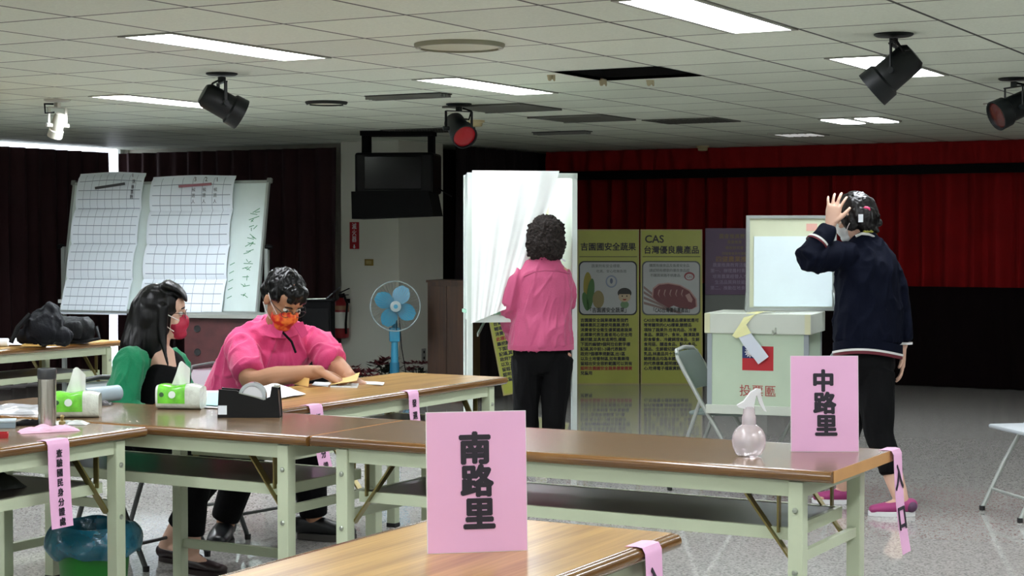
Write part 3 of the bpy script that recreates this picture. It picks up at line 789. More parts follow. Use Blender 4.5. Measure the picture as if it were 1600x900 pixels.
put(MB().lathe([(.012, .002), (.037, .004), (.037, .036), (.012, .038)], 24, Mx).build('hub', M_white, smooth=True), t)
side_prism('cutter', [(.085, .114), (.108, .109), (.11, .117)], -.02, .02, M_bolt, t)
box_l('sticker', M_paper, t, (-.112, -.08, -.0412, -.0398, .012, .045))
put(MB().bar((-.035, -.041, .092), (.062, -.041, .068), .002, .004).build('edge_trim', M_bolt), t)

def sheet(label, pts, m=M_paper, name='paper_sheet', h=.0012, cat='paper', words=None, group=None):
    """loose flat sheet, corners given on the table"""
    P = [Vector(q) for q in pts]; c = sum(P, Vector()) / 4
    def fn(u, v):
        q = P[0].lerp(P[1], u).lerp(P[3].lerp(P[2], u), v); return q + UP * (h + .004 * abs(noise.noise(q * 9)))
    o = MB().grid(fn, 8, 8, .0008).build(name, m, smooth=True); pivot(o, c)
    return tag(o, label, cat, group)
Z = .7405
def quad(*px, z=Z): return [ON(x, y, z) for x, y in px]
M_blue = mat('pale_blue_mask_cloth', '#a9d6d6', .8)
sheet('white stack of papers under the man\'s right forearm', quad((372, 618), (398, 631), (478, 618), (430, 600)), h=.006)
sheet('white form between tissue pack and tape dispenser', quad((300, 637), (352, 640), (362, 612), (305, 612)), h=.004)
sheet('white paper slip at the man\'s fingertips, right of the envelope', quad((556, 599), (598, 603), (601, 598), (562, 596)))
sheet('narrow white slip left of the brown envelope', quad((487, 602), (512, 605), (518, 598), (492, 597)))
o = sheet('pale blue face mask lying left of the tape dispenser', quad((322, 636), (350, 638), (352, 616), (324, 616)), M_blue, 'face_mask', .008, 'face mask')
tag(MB().grid(lambda u, v: ON(458, 601, Z).lerp(ON(482, 605, Z), u) + UP * (.002 + .035 * v) + CF * .03 * v, 4, 4, .001).build('note_card', mat('kraft', '#c39a55', .7), smooth=True), 'small tan paper standing just right of the man\'s near arm', 'paper')
# brown envelope on white pad
t = thing('envelope_stack', 'tan envelope lying on a white pad under the man\'s hands', 'envelope', ON(538, 603, Z))
a, b, c, d = quad((516, 605), (558, 606), (562, 598), (524, 597))
MB().add([a, b, c, d, a + UP * .006, b + UP * .006, c + UP * .006, d + UP * .006], [(3, 2, 1, 0), (4, 5, 6, 7), (0, 1, 5, 4), (1, 2, 6, 5), (2, 3, 7, 6), (3, 0, 4, 7)]).build('pad', M_paper, t)
def env(u, v):
    q = (a + UP * .008).lerp(b + UP * .008, u).lerp((d + UP * .008).lerp(c + UP * .008, u), v)
    return q + UP * (.004 + .05 * u * (.4 + .6 * v) * (1 - .3 * v))
MB().grid(env, 10, 6, .002).build('envelope', mat('kraft_light', '#c9ad6c', .7), t, smooth=True)

# lower left table clutter
def cloth(label, c, sx, sy, h, m, name, cat, rz=0.0, seed=0, nx=26, ny=16, pw=2.5, amp=.5, zz=.74):
    c = Vector(c); ex = Vector((cos(rz), sin(rz), 0)); ey = Vector((-sin(rz), cos(rz), 0))
    s = MB(); top = []
    def fn(u, v):
        x = 2 * u - 1; y = 2 * v - 1
        e = max(0, 1 - abs(x) ** pw) * max(0, 1 - abs(y) ** pw)
        wob = 1 + .12 * noise.noise(Vector((x * 2 + seed, y * 2, seed)))
        k = (e ** .5) * (1 - amp * .5 + amp * noise.noise(Vector((x * 2.6 + seed, y * 3.1, 2 * seed))))
        return c + ex * x * sx / 2 * wob + ey * y * sy / 2 * wob + UP * (zz - c.z + .001 + h * max(k, 0))
    def fl(u, v):
        q = fn(u, v); return Vector((q.x, q.y, zz + .0005))
    s.grid(fn, nx, ny); s.grid(lambda u, v: fl(1 - u, v), nx, ny)
    o = s.build(name, m, smooth=True, angle=80); pivot(o, (c.x, c.y, zz))
    return tag(o, label, cat)
cloth('pink folded cloth near the edge of the lower left table', (ON(22, 676, .74) + ON(130, 672, .74)) / 2, .2, .09, .022, mat('pink_cloth', '#d4a9bd', .9, bump=.3), 'pink_cloth', 'cloth', YAW + .5, 3)
cloth('crumpled pale plastic bag left of the steel flask', ON(30, 645, .74), .36, .16, .035, mat('pale_plastic_bag', '#a9abad', .25, coat=.5, bump=.4, bscale=30), 'plastic_bag', 'plastic bag', YAW, 7)
cloth('clear plastic wrapping between the flask and the tissue pack', ON(112, 662, .74) - CF*.02, .13, .06, .015, mat('clear_wrap', '#b9c0bb', .2, coat=.6, bump=.4, bscale=40), 'plastic_bag', 'plastic bag', YAW, 9)
cloth('black cloth pouch beside the foot of the steel flask', ON(48, 664, .74), .11, .06, .022, M_blackmat, 'black_pouch', 'pouch', YAW, 11)
cloth('small black purse on the table at the elbow of the woman in green', ON(158, 633, .74), .09, .06, .018, mat('black_leather', '#15100f', .4), 'black_purse', 'purse', YAW, 12)
q = ON(8, 668, .74)
t = thing('ink_pad_box', 'grey-blue flat box at the left picture edge', 'box', q, YAW + .25)
box_l('box_base', mat('greyblue_box', '#7f8f96', .4), t, (-.07, .035, -.03, .05, 0, .02), ch=.002); box_l('box_lid', mat('greyblue_lid', '#a7b4b8', .4), t, (-.072, .037, -.032, .052, .02, .027), ch=.002)
q = ON(3, 684, .74)
t = thing('red_tray', 'red plastic tray corner at the left picture edge', 'tray', q, YAW + .25)
M_red = mat('red_plastic', '#a01420', .35)
box_l('tray_floor', M_red, t, (-.1, .02, -.02, .035, 0, .004)); box_l('tray_rim', M_red, t, (-.1, .02, -.022, -.017, .004, .016), (-.1, .02, .033, .038, .004, .016), (.016, .021, -.02, .035, .004, .016))
p = ON(112, 640, .741) + CF * .2 + UP * .033; q = ON(166, 634, .741) + CF * .2 + UP * .033
t = thing('poster_roll', 'pale blue rolled poster lying behind the left tissue pack', 'poster roll', p.lerp(q, .5))
MB().tube([p, q], .032, 20).build('roll', mat('pale_blue_roll', '#9fb0b8', .5), t, smooth=True)
MB().tube([p - (q - p) * .01, p + (q - p) * .02], .022, 20).build('core', M_dark, t, smooth=True)
tt = thing('stapler', 'tan stamp handle next to the flask base', 'stamp', ON(97, 664, .74))
MB().lathe([(.012, 0), (.012, .012), (.006, .016), (.006, .026), (.009, .03), (.004, .036)], 14, Matrix.Translation(ON(97, 664, .74))).build('stamp_body', mat('tan_wood', '#8b7a45', .5), tt, smooth=True)

# bags and rolls on the rear left table
M_bag = mat('black_nylon', '#0a0c0e', .75, spec=.25, bump=.3, bscale=150)
D = 10.9
q = ON(100, 538, .742) + CF * .02
t = thing('black_bag', 'black laptop bag with front pocket on the rear left table', 'bag', q + CF * .08)
blob('bag_body', [((1, 0, 0), [(q + CF * .1 - CR * .14 + UP * .09, .075, .075), (q + CF * .1 + CR * .1 + UP * .085, .07, .08)]), ((1, 0, 0), [(q + CF * .1 - CR * .16 + UP * .05, .06, .05), (q + CF * .1 + CR * .11 + UP * .05, .06, .05)])], .01, M_bag, t, disp=folds(.006, 14))
blob('front_pocket', [((0, 0, 1), [(q - CR * .09 + CF * .03 + UP * .085, .055, .022), (q + CR * .08 + CF * .03 + UP * .085, .055, .022)])], .006, M_bag, t, disp=folds(.003, 18))
MB().tube([q - CR * .2 + CF * .08 + UP * .03, q - CR * .12 + CF * .05 + UP * .012, q + CR * .1 + CF * .05 + UP * .012, q + CR * .2 + CF * .06 + UP * .03, q + CR * .17 + CF * .1 + UP * .1], .011, 8).build('strap', M_bag, t, smooth=True)
q = ON(52, 545, .742)
t = thing('black_backpack', 'slumped black backpack left of the laptop bag', 'bag', q + CF * .15)
blob('pack_body', [((1, 0, 0), [(q + CF * .2 + UP * .105, .13, .1), (q + CF * .22 + CR * .03 + UP * .17, .1, .08), (q + CF * .22 + CR * .05 + UP * .22, .05, .04)]), ((1, 0, 0), [(q + CF * .2 - CR * .1 + UP * .065, .06, .05), (q + CF * .2 + CR * .12 + UP * .065, .06, .05)])], .01, mat('navy_black_nylon', '#0b0c11', .8, spec=.2, bump=.3), t, disp=folds(.012, 11))
MB().tube([q + CF * .12 - CR * .05 + UP * .2, q + CF * .1 - CR * .12 + UP * .12, q + CF * .1 - CR * .16 + UP * .03], .014, 8).build('strap', M_bag, t, smooth=True)
sheet('folded white newspaper in front of the slumped backpack', [ON(14, 541, .742), ON(34, 541, .742), ON(49, 524, .742) , ON(20, 532, .742)], h=.01, name='newspaper', cat='newspaper')
t = thing('paper_roll', 'thick white paper roll at the left edge of the rear table', 'paper roll', ON(2, 543, .742))
MB().tube([ON(-14, 541, .742) + UP * .024, ON(13, 541, .742) + UP * .024], .024, 16).build('roll', M_paper, t, smooth=True)
cloth('dark green bag stuffed on the shelf of the lower left table', (-4.43, 4.18, .56), .3, .26, .08, mat('dark_green_bag', '#20261f', .7, bump=.3), 'shelf_bag', 'bag', 0, 4, zz=.559)

# waste bin
p = Vector((-4.39, 4.75, 0))
t = thing('waste_bin', 'green waste bin lined with a blue plastic bag under the tables at lower left', 'waste bin', p); M = Matrix.Translation(p)
MB().lathe([(.10, 0), (.105, .01), (.135, .33), (.14, .34), (.134, .34), (.1, .015), (.001, .012)], 30, M).build('bin', mat('green_plastic', '#1c7a26', .45), t, smooth=True)
def liner(u, v):
    a = 2 * pi * u; k = noise.noise(Vector((cos(a) * 2, sin(a) * 2, v * 2)))
    if v < .35: r = .10 + .03 * v / .35; z = .12 + .25 * v / .35
    else: f = (v - .35) / .65; r = .135 + .04 * sin(f * pi * .75) + .012 * k; z = .37 + .006 * sin(3 * a + 1) * (1 - f) - .115 * f + .03 * k * f
    return p + Vector((r * cos(a), r * sin(a), z))
MB().grid(liner, 48, 18, .0008).build('bag_liner', mat('blue_plastic_film', '#1d6478', .22, alpha=.8, coat=.4, var=.25, vscale=14, bump=.5, bscale=30), t, smooth=True)

# ------------------------------------------------------------------ things on and by the pillar
PF = 13.42      # front face of the pillar
def PV(x, y, v=PF):      # point on the plane room-y = v
    r = _ray(x, y); return r * (v / r.y) + Vector((0, 0, CAMH))
def PW(px, py): return PV(px, py, PF)
# hung television
c = J(622, 285, 14.55)
t = thing('hung_television', 'large black television box hung from the ceiling in front of the pillar', 'television', (c.x, c.y, CEIL), YAW - .12)
def LB(name, m, par, *b, ch=0.0):
    return box_l(name, m, par, *b, ch=ch)
z = lambda y: CAMH + (368.4 - y) / FPX * 14.3 - CEIL
LB('television_body', M_black, t, (-.325, .335, -.22, .22, z(302), z(238)), ch=.02)
LB('screen', mat('crt_screen', '#020203', .15, spec=.12), t, (-.24, .24, -.232, -.22, z(296), z(244)), ch=.005)
s = MB(); 
s.add([(-.34, -.26, z(342)), (.34, -.26, z(337)), (.34, .25, z(337)), (-.34, .25, z(342)), (-.345, -.26, z(299)), (.30, -.26, z(299)), (.30, .25, z(299)), (-.345, .25, z(299))],
      [(3, 2, 1, 0), (4, 5, 6, 7), (0, 1, 5, 4), (1, 2, 6, 5), (2, 3, 7, 6), (3, 0, 4, 7)])
put(s.build('lower_box', M_blackmat, ), t)
LB('hanger', M_blackmat, t, (-.30, -.235, -.05, .05, z(240), 0), (.26, .31, -.05, .05, z(240), 0), (-.30, .31, -.12, .12, -.04, 0))
put(MB().tube([(.31, 0, z(290)), (.36, .05, z(296)), (.42, .2, z(305))], .006, 6).build('cable', M_black, smooth=True), t)
# red extinguisher sign
c = PW(554, 368) - Vector((0, .002, 0))
t = thing('wall_sign', 'red vertical sign with white characters and arrow on the pillar', 'sign', c)
M = frame(c, (1, 0, 0))
MB().box(-.052, .052, -.125, .125, -.001, .003, M).build('panel', mat('sign_red', '#9c1520', .4), t)
for k, ch in enumerate('滅火器'): text(ch, .062, M_paper, M @ Matrix.Translation((0, .083 - .06 * k, .0035)), parent=t, sx=.85)
MB().prism([(-.006, -.085), (-.006, -.105), (-.016, -.105), (0, -.122), (.016, -.105), (.006, -.105), (.006, -.085)], .003, .0045, M).build('arrow', M_paper, t)
c = PW(577, 410)
t = thing('brass_plate', 'small brass-coloured plate on the pillar under the television', 'plate', c); M = frame(c, (1, 0, 0))
MB().box(-.048, .048, -.03, .03, 0, .008, M, ch=.002).build('plate', mat('brass_colour', '#8f7d3a', .4, metal=.3), t)
MB().box(-.03, .03, -.016, .016, .008, .0095, M).build('inner_panel', mat('ochre', '#a4955c', .5), t)
for px in (641, 654):
    c = PV(px, 553, 13.9); c.x = -8.668
    t = thing('wall_socket', 'grey wall socket low on the side of the pillar, ' + ('left' if px == 641 else 'right') + ' one of two', 'socket', c)
    M = frame(c + Vector((0, -.06 + (.12 if px == 654 else 0), 0)), (0, 1, 0))
    MB().box(-.035, .035, -.06, .06, 0, .008, M, ch=.002).build('face_plate', mat('socket_grey', '#8e8f88', .5), t)
    for s_ in (-1, 1): MB().box(-.012, .012, s_ * .028 - .012, s_ * .028 + .012, .008, .0095, M).build('outlet', M_dark, t)
# fire extinguisher on its bracket
c = PW(543, 495); c.y = PF - .1
t = thing('fire_extinguisher', 'red fire extinguisher with white label hanging on the left edge of the pillar', 'fire extinguisher', (c.x, c.y, c.z - .2))
M = Matrix.Translation((c.x, c.y, c.z - .2)); M_ext = mat('extinguisher_red', '#7d1018', .3)
MB().lathe([(.03, 0), (.068, .01), (.072, .03), (.072, .3), (.06, .345), (.025, .37), (.018, .385)], 24, M).build('cylinder', M_ext, t, smooth=True)
MB().lathe([(.0726, .1), (.0726, .25)], 24, M, cap=False).build('label', mat('label_white', '#c4c4bb', .5), t, smooth=True)
MB().lathe([(.0728, .27), (.0728, .31)], 24, M, cap=False).build('label_band', mat('label_tan', '#8a6446', .5), t, smooth=True)
MB().lathe([(.02, .38), (.02, .4), (.028, .4), (.028, .42)], 14, M).bar(M @ Vector((-.02, 0, .425)), M @ Vector((.09, 0, .47)), .014, .008).bar(M @ Vector((-.02, 0, .405)), M @ Vector((.08, 0, .41)), .014, .008).build('valve_handle', M_black, t)
MB().tube([M @ Vector(q) for q in ((.0, -.02, .4), (.06, -.05, .42), (.1, -.05, .33), (.085, -.05, .15), (.08, -.04, .05))], .011, 8).build('hose', M_black, t, smooth=True)
MB().box(-.03, .03, .06, .1, .33, .37, M).build('bracket', M_blackmat, t)

# standing fan
hub = J(617, 478, 14.3)
t = thing('stand_fan', 'pale blue standing fan with round wire guard before the pillar', 'fan', (hub.x, hub.y, 0), YAW + .12)
M_fblue = mat('fan_blue', '#3f96b8', .35); M_fpale = mat('fan_pale', '#a8b8b8', .35); M_wire = mat('fan_wire', '#8d948f', .4)
hz = hub.z
R_ = .205
b = MB()
for k in range(44):
    a = 2 * pi * k / 44
    b.tube([(.045 * cos(a), -.115, hz + .045 * sin(a)), (R_ * .6 * cos(a), -.122, hz + R_ * .6 * sin(a)), (R_ * .93 * cos(a), -.1, hz + R_ * .93 * sin(a)), (R_ * cos(a), -.065, hz + R_ * sin(a))], .0009, 4)
put(b.build('front_guard', M_wire), t)
b = MB()
for k in range(44):
    a = 2 * pi * k / 44
    b.tube([(.045 * cos(a), .02, hz + .045 * sin(a)), (R_ * .7 * cos(a), .01, hz + R_ * .7 * sin(a)), (R_ * cos(a), -.055, hz + R_ * sin(a))], .0009, 4)
put(b.build('rear_guard', M_wire), t)
put(MB().tube([(R_ * cos(2 * pi * k / 40), -.06, hz + R_ * sin(2 * pi * k / 40)) for k in range(40)], .0055, 8, closed=True).build('rim', M_fpale, smooth=True), t)
My = Matrix.Translation((0, -.118, hz)) @ Matrix.Rotation(pi / 2, 4, 'X')
put(MB().lathe([(.045, -.006), (.045, .004), (.03, .012), (.001, .013)], 24, My).build('badge', M_fpale, smooth=True), t)
put(MB().lathe([(.018, .013), (.001, .016)], 20, My).build('badge_centre', M_fblue, smooth=True), t)
for k in range(4):
    a0 = radians(62 + 90 * k)
    def bl(u, v):
        r = .035 + .145 * u; w = .14 * (sin(pi * (.12 + .8 * u)) ** .7); q = (v - .5) * w
        return Vector((r * cos(a0) - q * sin(a0), -.055 + q * .35, hz + r * sin(a0) + q * cos(a0)))
    put(MB().grid(bl, 10, 8, .002).build('blade', M_fblue, smooth=True), t)
put(MB().lathe([(.03, -.03), (.035, .0), (.035, .03)], 20, Matrix.Translation((0, -.055, hz)) @ Matrix.Rotation(pi / 2, 4, 'X')).build('hub', M_fblue, smooth=True), t)
put(MB().lathe([(.05, -.14), (.062, -.1), (.062, -.02), (.04, 0)], 24, Matrix.Translation((0, .02, hz)) @ Matrix.Rotation(pi / 2, 4, 'X') ).build('motor_housing', M_fblue, smooth=True), t)
put(MB().box(-.045, .045, .02, .1, hz - .3, hz - .18, ch=.015).build('control_box', M_fblue, smooth=True), t)
put(MB().tube([(0, .06, .3), (0, .06, hz - .03)], [.034, .02], 16).build('column', M_fblue, smooth=True), t)
put(MB().tube([(0, .06, .25), (0, .06, .36)], .04, 16).build('collar', mat('fan_collar', '#2b7797', .4), smooth=True), t)
for a in (-35, 35, 215, 145):
    x, y = sin(radians(a)), -cos(radians(a))
    put(MB().tube([(.02 * x, .06 + .02 * y, .28), (.1 * x, .06 + .1 * y, .16), (.17 * x, .06 + .17 * y, .03), (.24 * x, .06 + .24 * y, .015)], .013, 8).build('foot', M_fblue, smooth=True), t)
put(MB().tube([(.01, -.03, hz - .09), (.012, -.03, hz - .2)], .003, 6).build('pull_cord', M_black), t)
put(MB().tube([(.04, .09, hz - .1), (.06, .1, hz - .35), (.1, .12, .25), (.16, .15, .02)], .004, 6).build('cable', M_black, smooth=True), t)

# potted red flowers on the floor before the pillar
M_leaf = mat('dark_leaf', '#18200f', .7, var=.3); M_fl = mat('dark_red_bract', '#571018', .7, var=.3); M_pot = mat('dark_pot', '#2a1a14', .7)
rnd = random.Random(5)
def poinsettia(p, s, label):
    t = thing('potted_flower', label, 'potted plant', p, rnd.uniform(0, 6), 'potted red flowers before the pillar')
    put(MB().lathe([(.08 * s, 0), (.11 * s, .17 * s), (.115 * s, .18 * s), (.1 * s, .18 * s), (.09 * s, .15 * s), (.001, .15 * s)], 18).build('pot', M_pot, smooth=True), t)
    lf = MB(); fl = MB()
    def leaf(mb, c, a, e, L):
        d = Vector((cos(a) * cos(e), sin(a) * cos(e), sin(e))); x = Vector((-sin(a), cos(a), 0)); n = x.cross(d)
        P = [c, c + d * L * .35 + x * L * .26, c + d * L - n * L * .12, c + d * L * .35 - x * L * .26, c + d * L * .45 + n * L * .05]
        mb.add(P, [(0, 1, 4), (1, 2, 4), (2, 3, 4), (3, 0, 4)])
    for k in range(60):
        a = rnd.uniform(0, 2 * pi); r = rnd.uniform(0, .14) * s; leaf(lf, Vector((r * cos(a), r * sin(a), rnd.uniform(.16, .34) * s)), a, rnd.uniform(-.5, .6), .11 * s)
    for k in range(9):
        a = rnd.uniform(0, 2 * pi); r = rnd.uniform(.02, .17) * s; c = Vector((r * cos(a), r * sin(a), rnd.uniform(.33, .42) * s))
        for q in range(8): leaf(fl, c, q * 2 * pi / 8 + k, rnd.uniform(-.15, .35), .085 * s)
    b = MB()
    for k in range(6):
        a = k * pi / 3; b.tube([(0, 0, .15 * s), (.07 * cos(a) * s, .07 * sin(a) * s, .36 * s)], .004, 5)
    put(b.build('stems', M_leaf), t); put(lf.build('leaves', M_leaf), t); put(fl.build('red_bracts', M_fl), t)
for px, s_, lab in ((552, .8, 'dark red potted flower at the left foot of the pillar'), (577, .8, 'dark red potted flower left of the fan stand'), (602, .85, 'dark red potted flower just behind the fan stand'),
                    (652, .8, 'dark red potted flower right of the fan stand')):
    p = J(px, 560, {552: 14.35, 577: 13.85, 602: 14.9, 652: 14.75}[px]); p.z = 0; poinsettia(p, s_, lab)

# wooden cabinet in the alcove
p = J(700, 437, 14.75)
t = thing('wooden_cabinet', 'brown wooden cabinet in the dark alcove behind the voting screen', 'cabinet', (p.x, p.y, 0), YAW - .3)
M_cab = wood('cabinet_wood', '#2f1a0b', '#4a2d14', rough=.5, long_axis='z')
zt = p.z
LB('carcass', M_cab, t, (-.13, .22, -.15, .2, 0, zt - .02)); LB('top', M_cab, t, (-.14, .23, -.16, .21, zt - .02, zt))
LB('door', M_cab, t, (-.12, .043, -.165, -.15, .06, zt - .05)); LB('door', M_cab, t, (.047, .21, -.165, -.15, .06, zt - .05))
# things left of the pillar, in the dark
p = J(508, 470, 14.0)
t = thing('black_cabinet', 'black upright cabinet in the shade between the man and the pillar', 'cabinet', (p.x, p.y, 0), YAW)
LB('carcass', M_blackmat, t, (-.2, .05, 0, .3, 0, p.z), ch=.01); LB('door', M_black, t, (-.18, .03, -.012, 0, .08, p.z - .06))
LB('top_board', M_black, t, (-.21, .06, -.01, .31, p.z, p.z + .012))
MB().tube([J(478, 471, 14.0) + UP * .016, J(509, 470, 14.0) + UP * .016], .008, 8).build('metal_rod', M_bolt, tag(t), smooth=True)
MB().tube([J(509, 470, 14.0) + UP * .014, J(520, 458, 14.0), J(531, 449, 13.9)], .005, 8).build('folded_arm', mat('dull_steel', '#4b4c50', .4, metal=.7), t, smooth=True)
p = J(345, 497, 12.6)
t = thing('cable_drum_cabinet', 'dark red-brown wooden cabinet with round black holes, low under the tally whiteboard', 'cabinet', (p.x, p.y, 0), YAW - .25)
M_mah = mat('dark_mahogany', '#38191a', .45, var=.4, vscale=12)
LB('carcass', M_mah, t, (-.29, .33, 0, .4, .02, p.z), ch=.006); LB('top_board', M_vent, t, (-.31, .36, -.03, .42, p.z, p.z + .025))
for zz in (p.z - .08, p.z - .25):
    put(MB().lathe([(.021, .002), (.025, .006), (.028, 0)], 20, Matrix.Translation((-.185, 0, zz)) @ Matrix.Rotation(pi / 2, 4, 'X')).build('round_hole', M_dark, smooth=True), t)

# ------------------------------------------------------------------ tally whiteboard, left
def sheet_material(name, nx, ny, base='#dfe7ee', ink='#6f7a86', lw=.022, top=0.0):
    m = bpy.data.materials.new(name); m.use_nodes = True; nt = m.node_tree; N = nt.nodes; L = nt.links
    b = N['Principled BSDF']; b.inputs['Roughness'].default_value = .7
    uv = N.new('ShaderNodeUVMap'); uv.uv_map = 'uv'; sx = N.new('ShaderNodeSeparateXYZ'); L.new(uv.outputs[0], sx.inputs[0])
    def mt(op, a, v=None, c=None):
        n = N.new('ShaderNodeMath'); n.operation = op
        for i, q in enumerate((a, v, c)):
            if q is None: continue
            if isinstance(q, (int, float)): n.inputs[i].default_value = q
            else: L.new(q, n.inputs[i])
        return n.outputs[0]
    def ln(o, k, w):
        f = mt('FRACT', mt('MULTIPLY', o, k)); return mt('LESS_THAN', mt('MINIMUM', f, mt('SUBTRACT', 1.0, f)), w)
    g = mt('MAXIMUM', ln(sx.outputs[0], nx, lw), ln(sx.outputs[1], ny, lw * ny / nx * 1.0))
    ins = mt('MULTIPLY', mt('MULTIPLY', mt('GREATER_THAN', sx.outputs[0], .03), mt('LESS_THAN', sx.outputs[0], .97)), mt('MULTIPLY', mt('GREATER_THAN', sx.outputs[1], .012), mt('LESS_THAN', sx.outputs[1], .985)))
    f = mt('MULTIPLY', g, ins)
    mx = N.new('ShaderNodeMix'); mx.data_type = 'RGBA'; L.new(f, mx.inputs['Factor']); mx.inputs['A'].default_value = rgb(base); mx.inputs['B'].default_value = rgb(ink)
    L.new(mx.outputs['Result'], b.inputs['Base Color'])
    return m
M_wb = mat('whiteboard_enamel', '#c9d6d2', .22); M_alu = mat('aluminium', '#a2a8a4', .35, metal=.6)
t = thing('tally_whiteboard', 'large rolling whiteboard hung with two gridded tally sheets, at left', 'whiteboard', (-9.163, 10.727, 0), .159)
C0 = Vector((0, 0, 1.321)); TL_ = .189
def WB(x, z, off=0.0):        # point on the tilted face, local
    return C0 + Vector((x, z * sin(TL_) - off * cos(TL_), z * cos(TL_) + off * sin(TL_)))
w_, h_ = .9, .531
Mw = Matrix.Translation(C0) @ Matrix.Rotation(-TL_, 4, 'X') @ Matrix.Rotation(pi / 2, 4, 'X')   # x right, y up, z to the viewer
put(MB().box(-w_ + .01, w_ - .01, -h_ + .01, h_ - .01, -.02, 0, Mw).build('panel', M_wb), t)
put(MB().box(-w_, w_, h_ - .022, h_, -.024, .006, Mw).box(-w_, w_, -h_, -h_ + .022, -.024, .006, Mw).box(-w_, -w_ + .02, -h_ + .022, h_ - .022, -.024, .006, Mw).box(w_ - .02, w_, -h_ + .022, h_ - .022, -.024, .006, Mw).build('board_frame', M_alu), t)
for sx_ in (-1, 1):
    for sz_ in (-1, 1): put(MB().box(sx_ * w_ - .02, sx_ * w_ + .02, sz_ * h_ - .02, sz_ * h_ + .02, -.026, .008, Mw, ch=.006).build('corner_cap', mat('grey_cap', '#70746f', .5)), t)
    put(MB().bar((sx_ * (w_ + .03), .0, .06), (sx_ * (w_ + .03), 0, 1.32), .03).build('upright', M_alu), t)
    put(MB().bar((sx_ * (w_ + .03), -.3, .06), (sx_ * (w_ + .03), .3, .06), .035).build('base_rail', M_alu), t)
    put(MB().lathe([(.02, -.03), (.022, 0), (.012, .03)], 12, Matrix.Translation((sx_ * (w_ + .05), 0, 1.32)) @ Matrix.Rotation(pi / 2, 4, 'Y')).build('pivot_knob', M_black, smooth=True), t)
    for q in (-.28, .28): put(MB().lathe([(.028, -.012), (.028, .012)], 14, Matrix.Translation((sx_ * (w_ + .03), q, .028)) @ Matrix.Rotation(pi / 2, 4, 'Y')).build('castor', M_black, smooth=True), t)
put(MB().bar((-w_, 0, .22), (w_, 0, .22), .03).build('stretcher', M_alu), t)
put(MB().box(-w_ + .02, w_ - .02, -h_ - .012, -h_, -.01, .06, Mw).build('pen_tray', M_alu), t)
for k, (dx, dz) in enumerate(((-w_ - .045, -h_ + .06), (-w_ - .05, -h_ + .01))):
    pass
# list of green handwriting down the right side of the board
b = MB(); rnd = random.Random(3)
for k in range(11):
    y0 = -.38 + .066 * k; x0 = .76 + (.02 if k > 6 else 0) - .008 * (k % 2)
    for q in range(3):
        x1 = x0 + rnd.uniform(-.02, .05); b.bar(Mw @ Vector((x0 + .02 * q - .02, y0 + rnd.uniform(-.02, .02), .0015)), Mw @ Vector((x1 + .02, y0 + rnd.uniform(-.025, .03), .0015)), .005, .001, ref=(0, 1, 0))
    if k < 5: b.bar(Mw @ Vector((.62, y0 - .03, .0015)), Mw @ Vector((.66, y0 - .01, .0015)), .005, .001, ref=(0, 1, 0))
put(b.build('green_handwriting', mat('green_marker', '#3f7a54', .6)), t)
TB = t
TM = Matrix.Translation((-9.163, 10.727, 0)) @ Matrix.Rotation(.159, 4, 'Z')
def tally(label, x0, x1, ytop, ybot, lean, nx, ny, seed, curl):
    def fn(u, v):
        y = ytop + (ybot - ytop) * (1 - v)
        sag = .012 + .03 * abs(sin(pi * (1 - v) * 4)) ** .6 * (1 if v < .97 else .3) + curl * max(0, u - .8) * 1.2 + .01 * noise.noise(Vector((u * 3, v * 4, seed)))
        if v < .1: sag += .05 * (.1 - v) * 10 * .6
        x = x0 + (x1 - x0) * u + lean * (1 - v)
        return TM @ (Mw @ Vector((x, y + .012 * sin(pi * u) * (1 if v > .9 else 0), sag)))
    c = fn(.5, .5)
    t = thing('tally_sheet', label, 'paper sheet', c)
    MB().grid(fn, 26, 56, .0008).build('paper', sheet_material('tally_grid%d' % seed, nx, ny, '#dfe7ee', '#8893a0'), t, smooth=True)
    return t, fn
M_mg = mat('dark_magnet', '#45474a', .5); M_mr = mat('red_magnet', '#96616a', .5)
t, fn = tally('left gridded tally sheet with a dark magnet strip on the whiteboard', -.83, -.21, .60, -.56, -.035, 9, 16, 1, .0)
a, b_ = fn(.28, .90), fn(.72, .912); n_ = Vector((.02, -.02, 0))
MB().bar(a + n_ - UP * .01, b_ + n_ - UP * .0, .012, .02, ref=(0, 0, 1)).build('magnet_strip', M_mg, t)
for k, w in enumerate('選舉票數'): text(w, .034, M_ink, frame(fn(.85, .93 - .035 * k) + n_ * .6, (1, 0, 0)), parent=t)
text('1', .05, M_ink, frame(fn(.80, .975) + n_ * .6, (1, 0, 0)), parent=t)
t, fn = tally('right gridded tally sheet with a reddish magnet strip and numbers 3 2 1', -.14, .62, .565, -.54, -.0, 8, 14, 2, .06)
a, b_ = fn(.33, .925), fn(.72, .93)
MB().bar(a + n_ - UP * .01, b_ + n_ - UP * .0, .012, .02, ref=(0, 0, 1)).build('magnet_strip', M_mr, t)
for k, w in enumerate('321'):
    text(w, .05, M_ink, frame(fn(.52 + .13 * k, .965) + n_ * .6, (1, .1, 0)), parent=t)
    for q, ch in enumerate(('候選人', '候選人', '候選人')[k]): text(ch, .034, mat('grey_ink', '#5a5f68', .6), frame(fn(.52 + .13 * k, .895 - .042 * q) + n_ * .6, (1, .1, 0)), parent=t)

